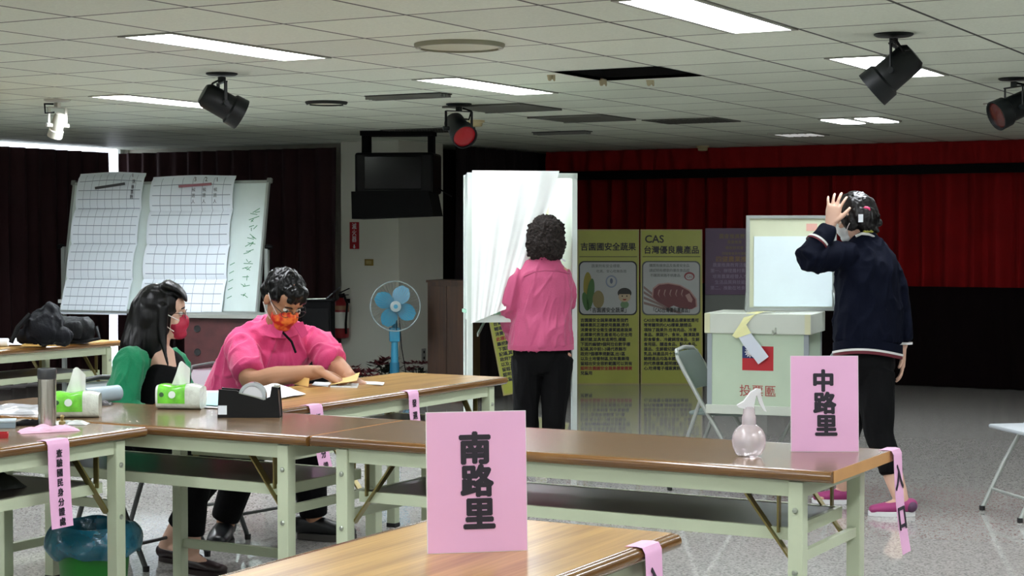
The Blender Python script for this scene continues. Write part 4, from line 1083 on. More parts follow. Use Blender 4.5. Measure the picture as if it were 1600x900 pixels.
# ------------------------------------------------------------------ voting screen, centre
M_bw = mat('booth_white', '#ccd6cf', .35); M_by = mat('booth_panel', '#c3cba6', .5); M_sheet = mat('white_cloth_sheet', '#f3f8f5', .85)
DB = 10.2
lf = J(734, 500, DB); rf = J(897, 500, DB + .12)
c = (lf + rf) / 2; xdir = (rf - lf).normalized(); xdir.z = 0; xdir.normalize()
t = thing('voting_booth', 'white framed voting booth draped with a white sheet, the woman in pink facing it', 'voting booth', (c.x, c.y, 0), math.atan2(xdir.y, xdir.x))
W2 = (rf - lf).length / 2; zt = CAMH + (368.4 - 270) / FPX * DB; zs = CAMH + (368.4 - 492) / FPX * DB; Dp = .42
for sx_ in (-1, 1):
    for y_ in (0, Dp):
        xx = sx_ * W2 + (.05 if (sx_ < 0 and y_) else 0) - (.05 if (sx_ > 0 and y_) else 0)
        LB('post', M_bw, t, (xx - .016, xx + .016, y_ - .016, y_ + .016, .0, zt), ch=.003)
    x_ = sx_ * W2
    put(MB().add([(x_ - .008, 0, zs - .04), (x_ + .008, 0, zs - .04), (x_ + .008 - sx_ * .05, Dp, zs - .04), (x_ - .008 - sx_ * .05, Dp, zs - .04),
                  (x_ - .008, 0, zt), (x_ + .008, 0, zt), (x_ + .008 - sx_ * .05, Dp, zt), (x_ - .008 - sx_ * .05, Dp, zt)],
                 [(3, 2, 1, 0), (4, 5, 6, 7), (0, 1, 5, 4), (1, 2, 6, 5), (2, 3, 7, 6), (3, 0, 4, 7)]).build('side_panel', M_bw), t)
LB('back_panel', M_by, t, (-W2 + .06, W2 - .06, Dp - .012, Dp, zs - .02, zt - .01))
LB('top_rail', M_bw, t, (-W2 - .016, W2 + .016, -.016, .016, zt - .03, zt + .0)); LB('top_rail', M_bw, t, (-W2 + .04, W2 - .04, Dp - .016, Dp + .016, zt - .03, zt))
LB('writing_shelf', mat('green_edge', '#8fbfa5', .4), t, (-W2 + .02, W2 - .02, .02, Dp - .02, zs, zs + .02)); LB('lower_rail', M_bw, t, (-W2, W2, -.012, .012, zs - .045, zs - .005))
LB('foot_rail', M_bw, t, (-W2 + .04, -W2 + .06, .0, Dp, .25, .28)); 
put(MB().bar((-W2 + .05, .02, zs - .12), (-W2 + .18, Dp - .02, zs - .02), .008, .02).build('stay', M_alu), t)
BM = Matrix.Translation((c.x, c.y, 0)) @ Matrix.Rotation(math.atan2(xdir.y, xdir.x), 4, 'Z')
def drape(u, v):
    z_ = zt + .012 - (zt - zs + .06) * (1 - v)
    xr = W2 * .66 - (W2 * .95) * (1 - v) ** 1.15
    z_ += .09 * u * (1 - v)
    x = -W2 + .01 + (xr + W2) * u
    y = -.03 - .006 * sin(22 * u + 3 * v) * (.3 + .7 * (1 - v)) - .003 * sin(55 * u + 2) * (1 - v) - .02 * (1 - v)
    return BM @ Vector((x - .01 * (1 - v), y, z_))
o = MB().grid(drape, 50, 30, .001).build('draped_sheet', M_sheet, smooth=True); pivot(o, BM @ Vector((0, 0, zt)))
tag(o, 'large bright white sheet draped over the front of the voting booth', 'sheet')

# ------------------------------------------------------------------ display boards with Chinese text
M_yg = mat('olive_yellow_board', '#a2a63c', .35, var=.05); M_rim = mat('board_rim', '#a39a5a', .4)
M_gp = mat('pale_grey_print', '#a9adaa', .35); M_txt = mat('dark_print', '#1a1b10', .5); M_txtg = mat('grey_print', '#50564f', .5); M_txtr = mat('red_print', '#8c2a14', .5)
def rrect(x0, x1, y0, y1, r, n=6):
    P = []
    for cx, cy, a in ((x1 - r, y1 - r, 0), (x0 + r, y1 - r, 90), (x0 + r, y0 + r, 180), (x1 - r, y0 + r, 270)):
        P += [(cx + r * cos(radians(a + 90 * k / n)), cy + r * sin(radians(a + 90 * k / n))) for k in range(n + 1)]
    return P
def oval(cx, cy, rx, ry, rot=0, n=24):
    return [(cx + rx * cos(2 * pi * k / n) * cos(rot) - ry * sin(2 * pi * k / n) * sin(rot), cy + rx * cos(2 * pi * k / n) * sin(rot) + ry * sin(2 * pi * k / n) * cos(rot)) for k in range(n)]
DP = 16.45
PX = DP / FPX
def poster(label, px0, px1, d, title, body, redline=None, picture=None, tilt=.05, base=None, title2=None):
    a = J((px0 + px1) / 2, 598, d); a.z = 0
    if base is not None: a = base
    w = (px1 - px0) * d / FPX / 2; h = 1.47
    t = thing('display_board', label, 'display board', a, YAW)
    M = Matrix.Rotation(-tilt, 4, 'X') @ Matrix.Rotation(pi / 2, 4, 'X')         # local: x right, y up, z to viewer
    put(MB().box(-w, w, 0, h, -.012, 0, M).build('board', M_rim), t)
    put(MB().box(-w + .012, w - .012, .012, h - .01, 0, .001, M).build('printed_face', M_yg), t)
    put(MB().bar((0, .3, .01), (0, .02 + tilt * h * .7, h * .7), .03, .015).build('stand_leg', M_blackmat), t); LB('stand_foot', M_blackmat, t, (-w * .6, w * .6, .285, .315, 0, .015))
    def T(s, size, m, x, y, **k):
        o = text(s, size, m, M @ Matrix.Translation((x, y, .002)), **k); put(o, t); return o
    T(title, .078, M_txt, 0, h - .17 if not title2 else h - .2, bold=.002, sx=2 * (w - .03) / (len(title) * .078))
    if title2: T(title2, .1, M_txt, -w * .55, h - .095, bold=.002)
    put(MB().box(-w + .02, w - .02, h - .262, h - .256, .001, .002, M).build('rule', M_txt), t)
    y1 = h - .30; y0 = h - 1.13 * .78 + .0
    y0 = h - .815 * 1.0
    put(MB().prism(rrect(-w + .014, w - .02, y0, y1, .05), .001, .0018, M).build('picture_border', M_txt if picture == 'veg' else M_txtg), t)
    put(MB().prism(rrect(-w + .026, w - .032, y0 + .012, y1 - .012, .045), .0018, .0026, M).build('picture_ground', M_gp), t)
    def P(name, poly, m, z=.0028): put(MB().prism(poly, z - .0004, z, M).build(name, m), t)
    def T2(s, size, m, x, y, **k):
        put(text(s, size, m, M @ Matrix.Translation((x, y, .0045)), **k), t)
    if picture == 'veg':
        T2('蔬果附有安全標章,', .034, M_txtg, -.02, y1 - .05, cspace=1.0); T2('吃真、安心吃無負擔', .032, M_txtg, .03, y1 - .1)
        P('corn_ear', oval(-w + .1, y0 + .27, .042, .14), mat('corn_yellow', '#8f8425', .5)); P('corn_husk', oval(-w + .125, y0 + .2, .035, .15, -.12), mat('husk_green', '#3c6a2b', .5), .0034)
        P('corn_husk', oval(-w + .08, y0 + .13, .03, .09, .2), mat('husk_green', '#3c6a2b', .5), .0034)
        P('potato', oval(-w + .2, y0 + .15, .055, .085), mat('potato_tan', '#877b4c', .5), .0038)
        P('round_emblem', oval(.03, y0 + .32, .055, .06), mat('emblem_blue', '#7d8799', .5)); P('round_emblem_centre', oval(.03, y0 + .32, .042, .046), M_gp, .0034)
        P('emblem_figure', oval(.03, y0 + .325, .014, .026), mat('emblem_dark', '#566074', .5), .0038)
        P('cartoon_hair', oval(.155, y0 + .21, .066, .05), M_txt); P('cartoon_face', oval(.155, y0 + .175, .058, .05), mat('cartoon_skin', '#b3a181', .5), .0034)
        P('cartoon_fringe', [(.095, y0 + .2), (.215, y0 + .2), (.195, y0 + .245), (.155, y0 + .258), (.115, y0 + .245)], M_txt, .0038)
        for s_ in (-1, 1): P('cartoon_eye', oval(.155 + s_ * .022, y0 + .182, .006, .008), M_txt, .0042)
        P('cartoon_smile', [(.135, y0 + .155), (.175, y0 + .155), (.165, y0 + .142), (.145, y0 + .142)], M_txtr, .0042)
        P('cartoon_shirt', oval(.155, y0 + .1, .04, .035), mat('shirt_green', '#65855d', .5), .0032)
    if picture == 'meat':
        for k, s_ in enumerate(('購買有機食品及畜產安全品', '請認明有標章的優良食品認', '不購買來路不明產品')): T2(s_, .033, M_txtg, -.02 if k < 2 else -.06, y1 - .045 - .047 * k, cspace=.93)
        for k in range(4): P('cutting_board_stripe', [(-w + .03, y0 + .28 - .05 * k), (-w + .03, y0 + .255 - .05 * k), (-.02 + .03 * k, y0 + .05 - .012 * k), (.02 + .03 * k, y0 + .05 - .01 * k)], mat('stripe_pink', '#7f6a63', .5))
        st = [(-.2, .17), (-.19, .25), (-.14, .29), (-.05, .3), (.06, .28), (.15, .23), (.21, .15), (.215, .08), (.17, .055), (.08, .06), (.0, .09), (-.05, .07), (-.1, .1), (-.16, .13)]
        P('steak_fat', [(x * 1.04 + .02, y0 + y * 1.03) for x, y in st], mat('fat_pink', '#a68078', .5), .0034)
        P('steak', [(x * .98 + .02, y0 + .003 + y * .98) for x, y in st], mat('meat_red', '#5f1218', .4), .0040)
        for k in range(5): P('marbling', [(-.12 + .055 * k, y0 + .24), (-.108 + .055 * k, y0 + .245), (-.122 + .055 * k, y0 + .2), (-.112 + .055 * k, y0 + .17), (-.13 + .055 * k, y0 + .2)], mat('fat_pink', '#a68078', .5), .0045)
        P('bone', [(.13, y0 + .19), (.17, y0 + .21), (.2, y0 + .15), (.19, y0 + .12), (.16, y0 + .13)], mat('fat_pink', '#a68078', .5), .0045)
        P('round_emblem', oval(.17, y0 + .37, .05, .04), mat('emblem_red', '#8a3e40', .5)); P('round_emblem_centre', oval(.17, y0 + .365, .037, .028), M_gp, .0034)
        T2('CAS', .03, mat('emblem_red', '#8a3e40', .5), .17, y0 + .365)
    T2('「' + title + '」' if not title2 else '「' + title2 + title + '」', .052 if not title2 else .05, M_txt, 0, y0 + .045, sx=.85 if not title2 else .72, bold=.001)
    y = y0 - .05; fs = 2 * (w - .03) / 13
    for k, ln_ in enumerate(body):
        m_ = M_txtr if (redline is not None and k == redline) else M_txt
        o = text(ln_, fs * .93, m_, M @ Matrix.Translation((-w + .03, y - k * fs * 1.12, .002)), align='LEFT', cspace=1.0, name='text_line', bold=.0016, stamps=4); put(o, t)
    return t
VEG = ['吉園圃安全蔬果標章是我們', '輔導農民正確使用農藥,提供', '消費者安全衛生優質國產蔬果', '此標章代表生產者用心安全用', '藥把關,並具有追溯性,標籤', '下面的編號9個阿拉伯數字標', '記碼,其中前1-3碼代表縣市', '政府7個標準規劃區,出1區', '以及土地管制區,如有農藥殘', '留超出安全容許範圍可以到有', '認明吉園圃安全蔬果標章購買', '兒童用']
MEAT = ['CAS台灣優良農產品標章就是可', '常常聽到的CAS標章,驗證品', '項除了蔬果外,也有肉品、冷凍', '食品、果蔬汁、食米、醃漬蔬果', '即食餐食、冷藏調理食品、生鮮', '食用菇、釀造食品、點心食品、', '蛋品、生鮮截切蔬果、水產品、', '乳品,林產品共十五大類食品', '驗證產品均為本國生產製造', '的代表標章,認明標章給您安', '心,吃得電子檔案資訊查詢']
poster('olive display board about safe fruit and vegetables with corn drawing, right of the booth', 902, 999, DP, '吉園圃安全蔬果', VEG, 10, 'veg')
poster('olive display board headed CAS with a red steak drawing, left of the purple board', 1001, 1098, DP, '台灣優良農產品', MEAT, None, 'meat', title2='CAS')
# third one leaning askew behind the booth
b0 = J(838, 606, 14.6); b0.z = 0
t3 = poster('olive text board leaning crooked behind the voting booth', 785, 890, 14.6, '台灣有機農產品', ['台灣有機農產品標章'] + VEG[1:], 3, 'veg', tilt=.08, base=b0)
t3.rotation_euler = (0, -radians(11), YAW); t3.location.z = .115
# purple board over a grey base
a = J(1150, 598, DP + .25); a.z = 0
t = thing('display_board', 'purple notice board on a plain grey lower panel behind the ballot box', 'display board', a, YAW)
LB('panel', mat('grey_panel', '#6e736c', .5), t, (-.30, .30, 0, .02, 0, .84)); LB('purple_sheet', mat('purple_print', '#5b4260', .4), t, (-.30, .30, -.002, .02, .842, 1.48))
M = Matrix.Rotation(pi / 2, 4, 'X'); Mp = mat('faded_lilac', '#9a8aa4', .5); Mo = mat('faded_gold', '#86753a', .5)
for k, (s_, sz, m_) in enumerate((('農會推廣教育', .05, Mo), ('農業推廣', .035, Mo), ('學習研究會', .035, Mo), ('四健會會員作業組', .03, Mo), ('四健農業推廣', .06, mat('gold_print', '#9a7a2c', .5)), ('農業推廣教育活動中心', .042, Mp), ('第一、辦理農村青年輔導', .042, Mp), ('培育農業經營人才提升', .042, Mp), ('生活品質與技能訓練', .042, Mp), ('第二、推動在地食材教育', .042, Mp))):
    put(text(s_, sz, m_, Matrix.Translation((-.02, -.0035, 1.40 - .055 * k)) @ M), t)

# ------------------------------------------------------------------ ballot box and the board on it
DBX = 9.35
M_box = mat('pale_green_acrylic', '#aebfa8', .35); M_edge = mat('grey_corner_trim', '#8e979a', .4); M_lip = mat('pale_lip', '#b9c0b4', .4); M_cream = mat('cream_tape', '#c2c3a0', .5)
Lf = J(1106, 643, 9.42); Rf = J(1262, 643, 9.24)
xd = Rf - Lf; xd.z = 0; wb2 = (xd.length + .06) / 2; xd.normalize(); yd = UP.cross(xd); hb = (645 - 488) / FPX * DBX; dp = .21; zb = .4495
a = Lf + xd * wb2 + yd * dp
t = thing('ballot_box', 'pale green ballot box with a flag, resting on two folding chairs', 'ballot box', (a.x, a.y, zb), math.atan2(xd.y, xd.x))
LB('body', M_box, t, (-wb2, wb2 - .06, -dp, dp, 0, hb - .11))
for x_ in (-wb2, wb2 - .06):
    for y_ in (-dp, dp): LB('corner_trim', M_edge, t, (x_ - .004, x_ + .022, y_ - .004 * (1 if y_ < 0 else -1) - .0, y_ + .018 * (1 if y_ < 0 else -1), 0, hb - .11) if x_ < 0 else (x_ - .022, x_ + .004, min(y_ - .004, y_ + .018) if y_ < 0 else y_ - .018, y_ + .018 if y_ < 0 else y_ + .004, 0, hb - .11))
LB('base_rim', M_lip, t, (-wb2 - .01, wb2 - .05, -dp - .012, dp + .012, -.004, .045), ch=.003)
LB('lid', M_lip, t, (-wb2 - .014, wb2 - .04, -dp - .016, dp + .016, hb - .11, hb), ch=.004)
for x_ in (-wb2 - .016, wb2 - .075): LB('corner_tape', M_cream, t, (x_, x_ + .03, -dp - .0185, -dp - .015, hb - .108, hb - .002))
LB('ballot_slot', M_dark, t, (-.12, .12, -.1, -.085, hb - .001, hb + .001))
put(MB().tube([(.055, -dp - .02, hb - .09), (.06, -dp - .035, hb - .11), (.075, -dp - .035, hb - .1), (.072, -dp - .02, hb - .075)], .005, 8).build('padlock', M_bolt, smooth=True), t)
fx0, fz1 = -wb2 + (1157 - 1105) / FPX * DBX * 1.05, (645 - 539) / FPX * DBX; fw, fh = 49 / FPX * DBX, 38 / FPX * DBX
y_ = -dp - .0008
LB('flag', mat('flag_red', '#a8121f', .5), t, (fx0, fx0 + fw, y_ - .0008, y_, fz1 - fh, fz1)); LB('flag_canton', mat('flag_blue', '#14265c', .5), t, (fx0, fx0 + fw / 2, y_ - .0016, y_ - .0008, fz1 - fh / 2, fz1))
sun = []; cx_, cz_ = fx0 + fw / 4, fz1 - fh / 4
for k in range(24): r_ = .031 if k % 2 == 0 else .019; sun.append((r_ * cos(2 * pi * k / 24), r_ * sin(2 * pi * k / 24)))
Mf = Matrix.Translation((cx_, y_ - .0016, cz_)) @ Matrix.Rotation(pi / 2, 4, 'X')
put(MB().prism(sun, 0, .0006, Mf).build('flag_sun', M_white), t)
put(MB().prism(oval(0, 0, .0185, .0185), .0006, .001, Mf).build('sun_ring', mat('flag_blue', '#14265c', .5)), t); put(MB().prism(oval(0, 0, .0165, .0165), .001, .0014, Mf).build('sun_disc', M_white), t)
put(text('投票匭', .066, mat('vermilion_ink', '#9c3a36', .6), Matrix.Translation((fx0 + fw / 2, y_ - .001, (645 - 610) / FPX * DBX)) @ Matrix.Rotation(pi / 2, 4, 'X'), cspace=1.05), t)
BX = wmat(t)
# folded paper strips over the lid
def ribbon(label, pts, w, m, name='folded_paper_strip', wdir=None):
    P = [BX @ Vector(p) for p in pts]
    def fn(u, v):
        s = v * (len(P) - 1); i = min(int(s), len(P) - 2); p = P[i].lerp(P[i + 1], s - i); d = (P[i + 1] - P[i]).normalized()
        x = (BX.to_3x3() @ Vector(wdir[i] if wdir else (1, 0, 0)))
        x2 = (BX.to_3x3() @ Vector(wdir[min(i + 1, len(P) - 1)] if wdir else (1, 0, 0)))
        x = x.lerp(x2, s - i)
        return p + x * (u - .5) * w
    o = MB().grid(fn, 4, 24, .001).build(name, m, smooth=True); pivot(o, P[0]); return tag(o, label, 'paper strip')
fy = -dp - .022
ribbon('yellow folded paper strip draped over the lid front of the ballot box', [(-.0, -.12, hb + .006), (-.04, -dp - .01, hb + .006), (-.08, fy, hb - .03), (-.125, fy - .004, hb - .09), (-.10, fy - .006, hb - .12)], .1, mat('yellow_paper', '#d3d39a', .7), wdir=[(1, 0, 0), (1, 0, .1), (.8, 0, .5), (.75, 0, .6), (.8, 0, .3)])
ribbon('white paper strip hanging from the yellow strip across the flag', [(-.105, fy - .004, hb - .1), (-.072, fy - .004, hb - .15), (-.03, fy - .006, hb - .2), (.008, fy - .006, hb - .25)], .07, mat('lilac_white_paper', '#bfc6cf', .7), wdir=[(.9, 0, .4), (.85, 0, .55), (.8, 0, .6), (.8, 0, .6)])
# board on the box
t = thing('desk_whiteboard', 'white framed board with a white sheet standing on the ballot box lid', 'whiteboard', (J(1233, 489, 9.55).x, J(1233, 489, 9.55).y, zb + hb + .001), YAW)
ww = (1300 - 1166) / FPX * 9.6; hh = (489 - 340) / FPX * 9.6; x0 = -ww / 2
yb = .0
x1 = ww / 2 + .02
LB('panel', mat('cream_green_panel', '#bfc6aa', .4), t, (x0 + .01, x1 - .01, yb + .004, yb + .014, .01, hh))
LB('board_frame', M_alu, t, (x0, x1, yb - .008, yb + .018, hh - .016, hh), (x0, x1, yb - .008, yb + .018, .004, .022), (x0, x0 + .018, yb - .008, yb + .018, .022, hh - .016), (x1 - .018, x1, yb - .008, yb + .018, .022, hh - .016))
LB('white_sheet', mat('bluish_white_sheet', '#cfdfe2', .6), t, (x0 + .042, x1 - .02, yb - .001, yb + .004, .026, hh - .115))
LB('red_stamp', mat('faint_stamp', '#c89a8c', .6), t, (x0 + .33, x0 + .39, yb + .002, yb + .004, hh - .085, hh - .045))
for x_ in (x0 + .01, x1 - .02): put(MB().bar((x_, yb + .005, .12), (x_ - .02 if x_ < 0 else x_ + .02, yb - .06, .004), .008).bar((x_, yb + .01, .2), (x_, yb + .12, .004), .008).build('stand_leg', M_alu), t)

# ------------------------------------------------------------------ people
M_skin = mat('skin', '#b98b72', .55, var=.04, vscale=12, sub=.1); M_skin2 = mat('skin_tan', '#a57657', .55, var=.04, vscale=12); M_skin3 = mat('skin_pale', '#cba48e', .55, var=.04, vscale=12)
M_hair = mat('black_hair', '#030303', .33, bump=.12, bscale=120, spec=.22, stretch=(1, 1, .12))
M_lipm = mat('lips', '#8f4f48', .5); M_eyew = mat('eye_white', '#cfcfc8', .2); M_iris = mat('iris_dark', '#140d0a', .1)
M_pants = mat('black_trousers', '#040405', .85, spec=.15, bump=.2, bscale=80)
def V(r, d, u=0.0): return CR * r + CF * d + UP * u
def axes(f, u):
    f = Vector(f).normalized(); u = Vector(u); u = (u - f * u.dot(f)).normalized(); s = f.cross(u)      # s = the head's right
    return s, f, u
def head_ells(c, f, u, k=1.0):
    s, f, u = axes(f, u); A = (s, f, u); E_ = []
    def e(ds, df, du, r): E_.append((c + s * ds * k + f * df * k + u * du * k, A, tuple(q * k for q in r)))
    e(0, -.01, .03, (.074, .093, .085)); e(0, .02, -.03, (.062, .07, .08)); e(0, .055, -.085, (.03, .03, .025)); e(0, .04, .04, (.062, .055, .05))
    e(0, .098, -.022, (.013, .016, .014)); e(0, .09, -.002, (.009, .012, .026)); e(.042, .055, -.03, (.024, .022, .024)); e(-.042, .055, -.03, (.024, .022, .024))
    for q in (-1, 1): e(q * .076, -.005, -.008, (.009, .02, .032)); e(q * .03, .08, .022, (.02, .01, .006))
    return E_
def face_parts(c, f, u, par, k=1.0, lips=True):
    s, f, u = axes(f, u)
    for q in (-1, 1):
        p = c + (s * q * .031 + f * .078 + u * .004) * k
        M = Matrix.Translation(p) @ Matrix((s, f, u)).transposed().to_4x4()
        ey = MB().ell((0, 0, 0), .0135 * k, .0115 * k, .008 * k, M).build('eye', M_eyew, par, smooth=True)
        o = MB().ell((0, .0085 * k, 0), .006 * k, .004 * k, .0065 * k, M).build('iris', M_iris, smooth=True); link_to(o, ey)
        MB().tube([p + (s * q * -.016 + u * .02 + f * .012) * k, p + (s * 0 + u * .025 + f * .014) * k, p + (s * q * .018 + u * .02 + f * .004) * k], .003 * k, 6).build('eyebrow', M_hair, par, smooth=True)
    if lips: MB().ell((0, 0, 0), .022 * k, .008 * k, .008 * k, Matrix.Translation(c + (f * .088 - u * .06) * k) @ Matrix((s, f, u)).transposed().to_4x4()).build('mouth', M_lipm, par, smooth=True)
def glasses(c, f, u, par, m, k=1.0):
    s, f, u = axes(f, u); b = MB()
    for q in (-1, 1):
        o = c + (s * q * .034 + f * .102 + u * .0) * k
        P = [o + (s * .028 * cos(a) * (1.0) + u * .018 * sin(a)) * k - f * abs(.006 * cos(a)) for a in [2 * pi * j / 20 for j in range(20)]]
        b.tube(P, .0016, 6, closed=True)
        b.tube([c + (s * q * .062 + f * .097 + u * .006) * k, c + (s * q * .078 + f * .06 + u * .006) * k, c + (s * q * .08 - f * .005 + u * .004) * k], .0016, 6)
    b.tube([c + (s * -.007 + f * .104 + u * .004) * k, c + (s * .007 + f * .104 + u * .004) * k], .0016, 6)
    g = b.build('glasses', m, par, smooth=True)
def mask(c, f, u, par, m, straps='#d8d0cc', k=1.0):
    s, f, u = axes(f, u); A = (s, f, u)
    o = blob('face_mask', [], .0035, m, None, smooth=4, ells=[(c + (f * .058 - u * .048) * k, A, (.064 * k, .05 * k, .046 * k)), (c + (f * .088 - u * .035) * k, A, (.03 * k, .026 * k, .036 * k)), (c + (f * .07 - u * .085) * k, A, (.04 * k, .035 * k, .026 * k))])
    link_to(o, par)
    for q in (-1, 1):
        t_ = MB().tube([c + (s * q * .058 + f * .07 - u * .025) * k, c + (s * q * .075 + f * .03 - u * .004) * k, c + (s * q * .084 - f * .008 + u * .022) * k], .0022, 6) \
            .tube([c + (s * q * .058 + f * .05 - u * .072) * k, c + (s * q * .078 + f * .02 - u * .05) * k, c + (s * q * .084 - f * .01 - u * .03) * k], .0022, 6).build('ear_loop', mat('ear_loop', straps, .7), smooth=True)
        link_to(t_, o)
def hand(w, d, n, side, spread=.25, curl=.35, k=1.0, thumb=.9, tc=.2):
    """chains of one hand: w wrist, d finger direction, n palm direction (fingers curl to it), side = thumb side"""
    w = Vector(w); d = Vector(d).normalized(); n = Vector(n); n = (n - d * n.dot(d)).normalized(); side = Vector(side); side = (side - d * side.dot(d) - n * side.dot(n)).normalized()
    C = [(side, [(w - d * .02 * k, .025 * k, .018 * k), (w + d * .02 * k, .030 * k, .016 * k), (w + d * .055 * k, .038 * k, .0145 * k), (w + d * .083 * k, .039 * k, .012 * k)])]
    for i, (L, r) in enumerate(((.070, .0082), (.080, .0086), (.074, .0083), (.058, .0073))):
        o = side * (.0285 - .019 * i) * k; a0 = spread * (.5 - i / 3) ; b = w + d * (.088 - .004 * abs(i - 1)) * k + o
        dd = (d * cos(a0) + side * sin(a0)).normalized(); pts = [(b - dd * .018 * k, r * k * 1.05, r * k * 1.05)]; p = b; a = curl * .5
        for sgl, fr in enumerate((.46, .30, .24)):
            q = dd * cos(a) + n * sin(a); pts.append((p, r * k * (1 - .05 * sgl), r * k * (1 - .05 * sgl))); p = p + q * L * fr * k; a += curl
        pts.append((p, r * .78 * k, r * .78 * k)); C.append((side, pts))
    b = w + d * .022 * k + side * .026 * k; td = (side * sin(thumb) + d * cos(thumb)).normalized(); p1 = b + td * .036 * k; td2 = (td + d * .35 + n * tc).normalized(); p2 = p1 + td2 * .028 * k; p3 = p2 + (td2 + d * .2 + n * tc).normalized() * .022 * k
    C.append((n, [(b - td * .008 * k, .015 * k, .013 * k), (p1, .0108 * k, .0105 * k), (p2, .0098 * k, .0094 * k), (p3, .0076 * k, .0072 * k)]))
    return C
def shoe(name, heel, d, L, m, par, sole=None, h=.07, w=.04):
    """heel = point on the floor under the heel"""
    heel = Vector(heel); d = Vector(d); d.z = 0; d.normalize(); s = Vector((d.y, -d.x, 0))
    o = blob(name, [(s, [(heel + d * .02 + UP * (h * .62), w * .78, h * .42), (heel + d * L * .3 + UP * (h * .6), w * .85, h * .42), (heel + d * L * .62 + UP * (h * .45), w, h * .33), (heel + d * L * .9 + UP * (h * .36), w * .85, h * .24)])], .005, m, par, smooth=3)
    P = []
    for k in range(28):
        a = 2 * pi * k / 28; c = cos(a); P.append((L * .5 + (L * .5) * c, (w * (1.06 if c > -.2 else .9)) * sin(a) * (1 - .12 * (c < 0) * -c)))
    M = Matrix.Translation(heel) @ Matrix((d, -s, UP)).transposed().to_4x4()
    b = MB().prism(P, .001, h * .28, M).build('sole', sole or m, None, smooth=True, angle=50); link_to(b, o)
    return o
def ring(name, c, xa, ya, a, b, z0, z1, th, m, par, n=40, wave=None):
    """fabric band round a body: c centre, xa/ya horizontal axes"""
    s = MB(); V_ = []
    for (r_, z) in ((0, z0), (th, z0), (th, z1), (0, z1)):
        for j in range(n):
            t = 2 * pi * j / n; w = wave(t) if wave else 0
            V_.append(c + xa * (a + r_) * cos(t) + ya * (b + r_) * sin(t) + UP * (z + w))
    F_ = [(i * n + j, i * n + (j + 1) % n, ((i + 1) % 4) * n + (j + 1) % n, ((i + 1) % 4) * n + j) for i in range(4) for j in range(n)]
    return s.add(V_, F_).build(name, m, par, smooth=True, angle=60)
def tuck(body, clothes, depth=.016):
    """keep the skin under its clothes"""
    from mathutils.bvhtree import BVHTree
    MWb = wmat(body); inv = MWb.inverted()
    for c in clothes:
        Mc = wmat(c); vs = [Mc @ v.co for v in c.data.vertices]; fs = [tuple(p.vertices) for p in c.data.polygons]
        bv = BVHTree.FromPolygons(vs, fs)
        for v in body.data.vertices:
            p = MWb @ v.co; loc, nn, i, d = bv.find_nearest(p, .03)
            if loc is None: continue
            side = (p - loc).dot(nn)
            if side < 0 and d < depth: v.co = inv @ (loc - nn * depth)
            elif side >= 0 and d < .008: v.co = inv @ (loc - nn * depth * .8)
def person(label, loc):
    p = Vector(loc); return thing('person', label, 'person', (p.x, p.y, 0))

# ---- woman in pink jacket, standing with her back to us
D = 10.25
def P1(x, y, dd=0.0): return J(x, y, D + dd)
hc = P1(853, 374, .02); f = V(.12, .95, -.28); sd = V(1, .0)
root = person('person standing at the booth with her back turned, pink jacket, black trousers, bushy hair', P1(848, 600))
Fh = [((CR), [(P1(848, 548), .155, .11), (P1(849, 500), .13, .095), (P1(850, 450), .15, .10), (P1(851, 420), .15, .08), (P1(852, 408), .06, .06), (P1(853, 392), .052, .055)])]
def leg(hip, knee, ankle, s_=1.0): return (CR, [(hip, .085 * s_, .09 * s_), (hip.lerp(knee, .5), .075 * s_, .08 * s_), (knee, .055 * s_, .058 * s_), (knee.lerp(ankle, .35), .052 * s_, .056 * s_), (ankle, .036 * s_, .038 * s_)])
lh, rh = P1(825, 560), P1(872, 560); lk, rk = P1(822, 640), P1(866, 640, -.03); la, ra = P1(829, 713), P1(863, 713)
la.z = .08; ra.z = .08
arms = [(UP, [(P1(811, 420), .045, .045), (P1(797, 470, -.02), .038, .038), (P1(801, 505, .1), .033, .033), (P1(812, 528, .24), .024, .022)]),
        (UP, [(P1(878, 428), .042, .042), (P1(882, 474, .05), .036, .036)]), (UP, [(P1(882, 474, .06), .034, .034), (P1(876, 476, .2), .033, .033), (P1(860, 470, .36), .023, .021)])]
H1 = hand(P1(815, 530, .27), V(.3, .9, .1), V(0, .2, -1), V(.8, 0, .1)) + hand(P1(856, 468, .37), V(-.3, .9, .1), V(0, .2, -1), V(-.8, 0, .1))
foot = lambda a, d, L=.17: (UP, [(a - d * .015 - UP * .01, .032, .03), (a + d * L * .35 - UP * .035, .024, .03), (a + d * L * .8 - UP * .052, .014, .026)])
body = blob('body', Fh + [leg(lh, lk, la), leg(rh, rk, ra), foot(la, V(-.1, 1)), foot(ra, V(.1, 1))] + arms + H1, .0048, M_skin, root, ells=head_ells(hc, f, V(0, .28, .95)))
face_parts(hc, f, V(0, .28, .95), root)
M_curl = mat('curly_dark_hair', '#2c2623', .75, spec=.2, var=.6, vscale=60, bump=1.0, bscale=120)
s_, f_, u_ = axes(f, V(0, .28, .95))
def curls(p, n):
    return .012 * noise.noise(p * 30) + .010 * noise.noise(p * 70) + .008 * noise.noise(p * 140)
blob('hair', [], .0055, M_curl, root, smooth=1, disp=curls, ells=[(hc - f_ * .03 + u_ * .03, (s_, f_, u_), (.118, .112, .105)), (hc - f_ * .05 - u_ * .04, (s_, f_, u_), (.122, .085, .095)), (hc - f_ * .045 - u_ * .085 + s_ * .03, (s_, f_, u_), (.085, .06, .06)), (hc - f_ * .045 - u_ * .08 - s_ * .04, (s_, f_, u_), (.07, .06, .055))])
M_pj = mat('rose_pink_jacket', '#b3466f', .7, var=.06, vscale=6, bump=.25, bscale=150, sheen=.2)
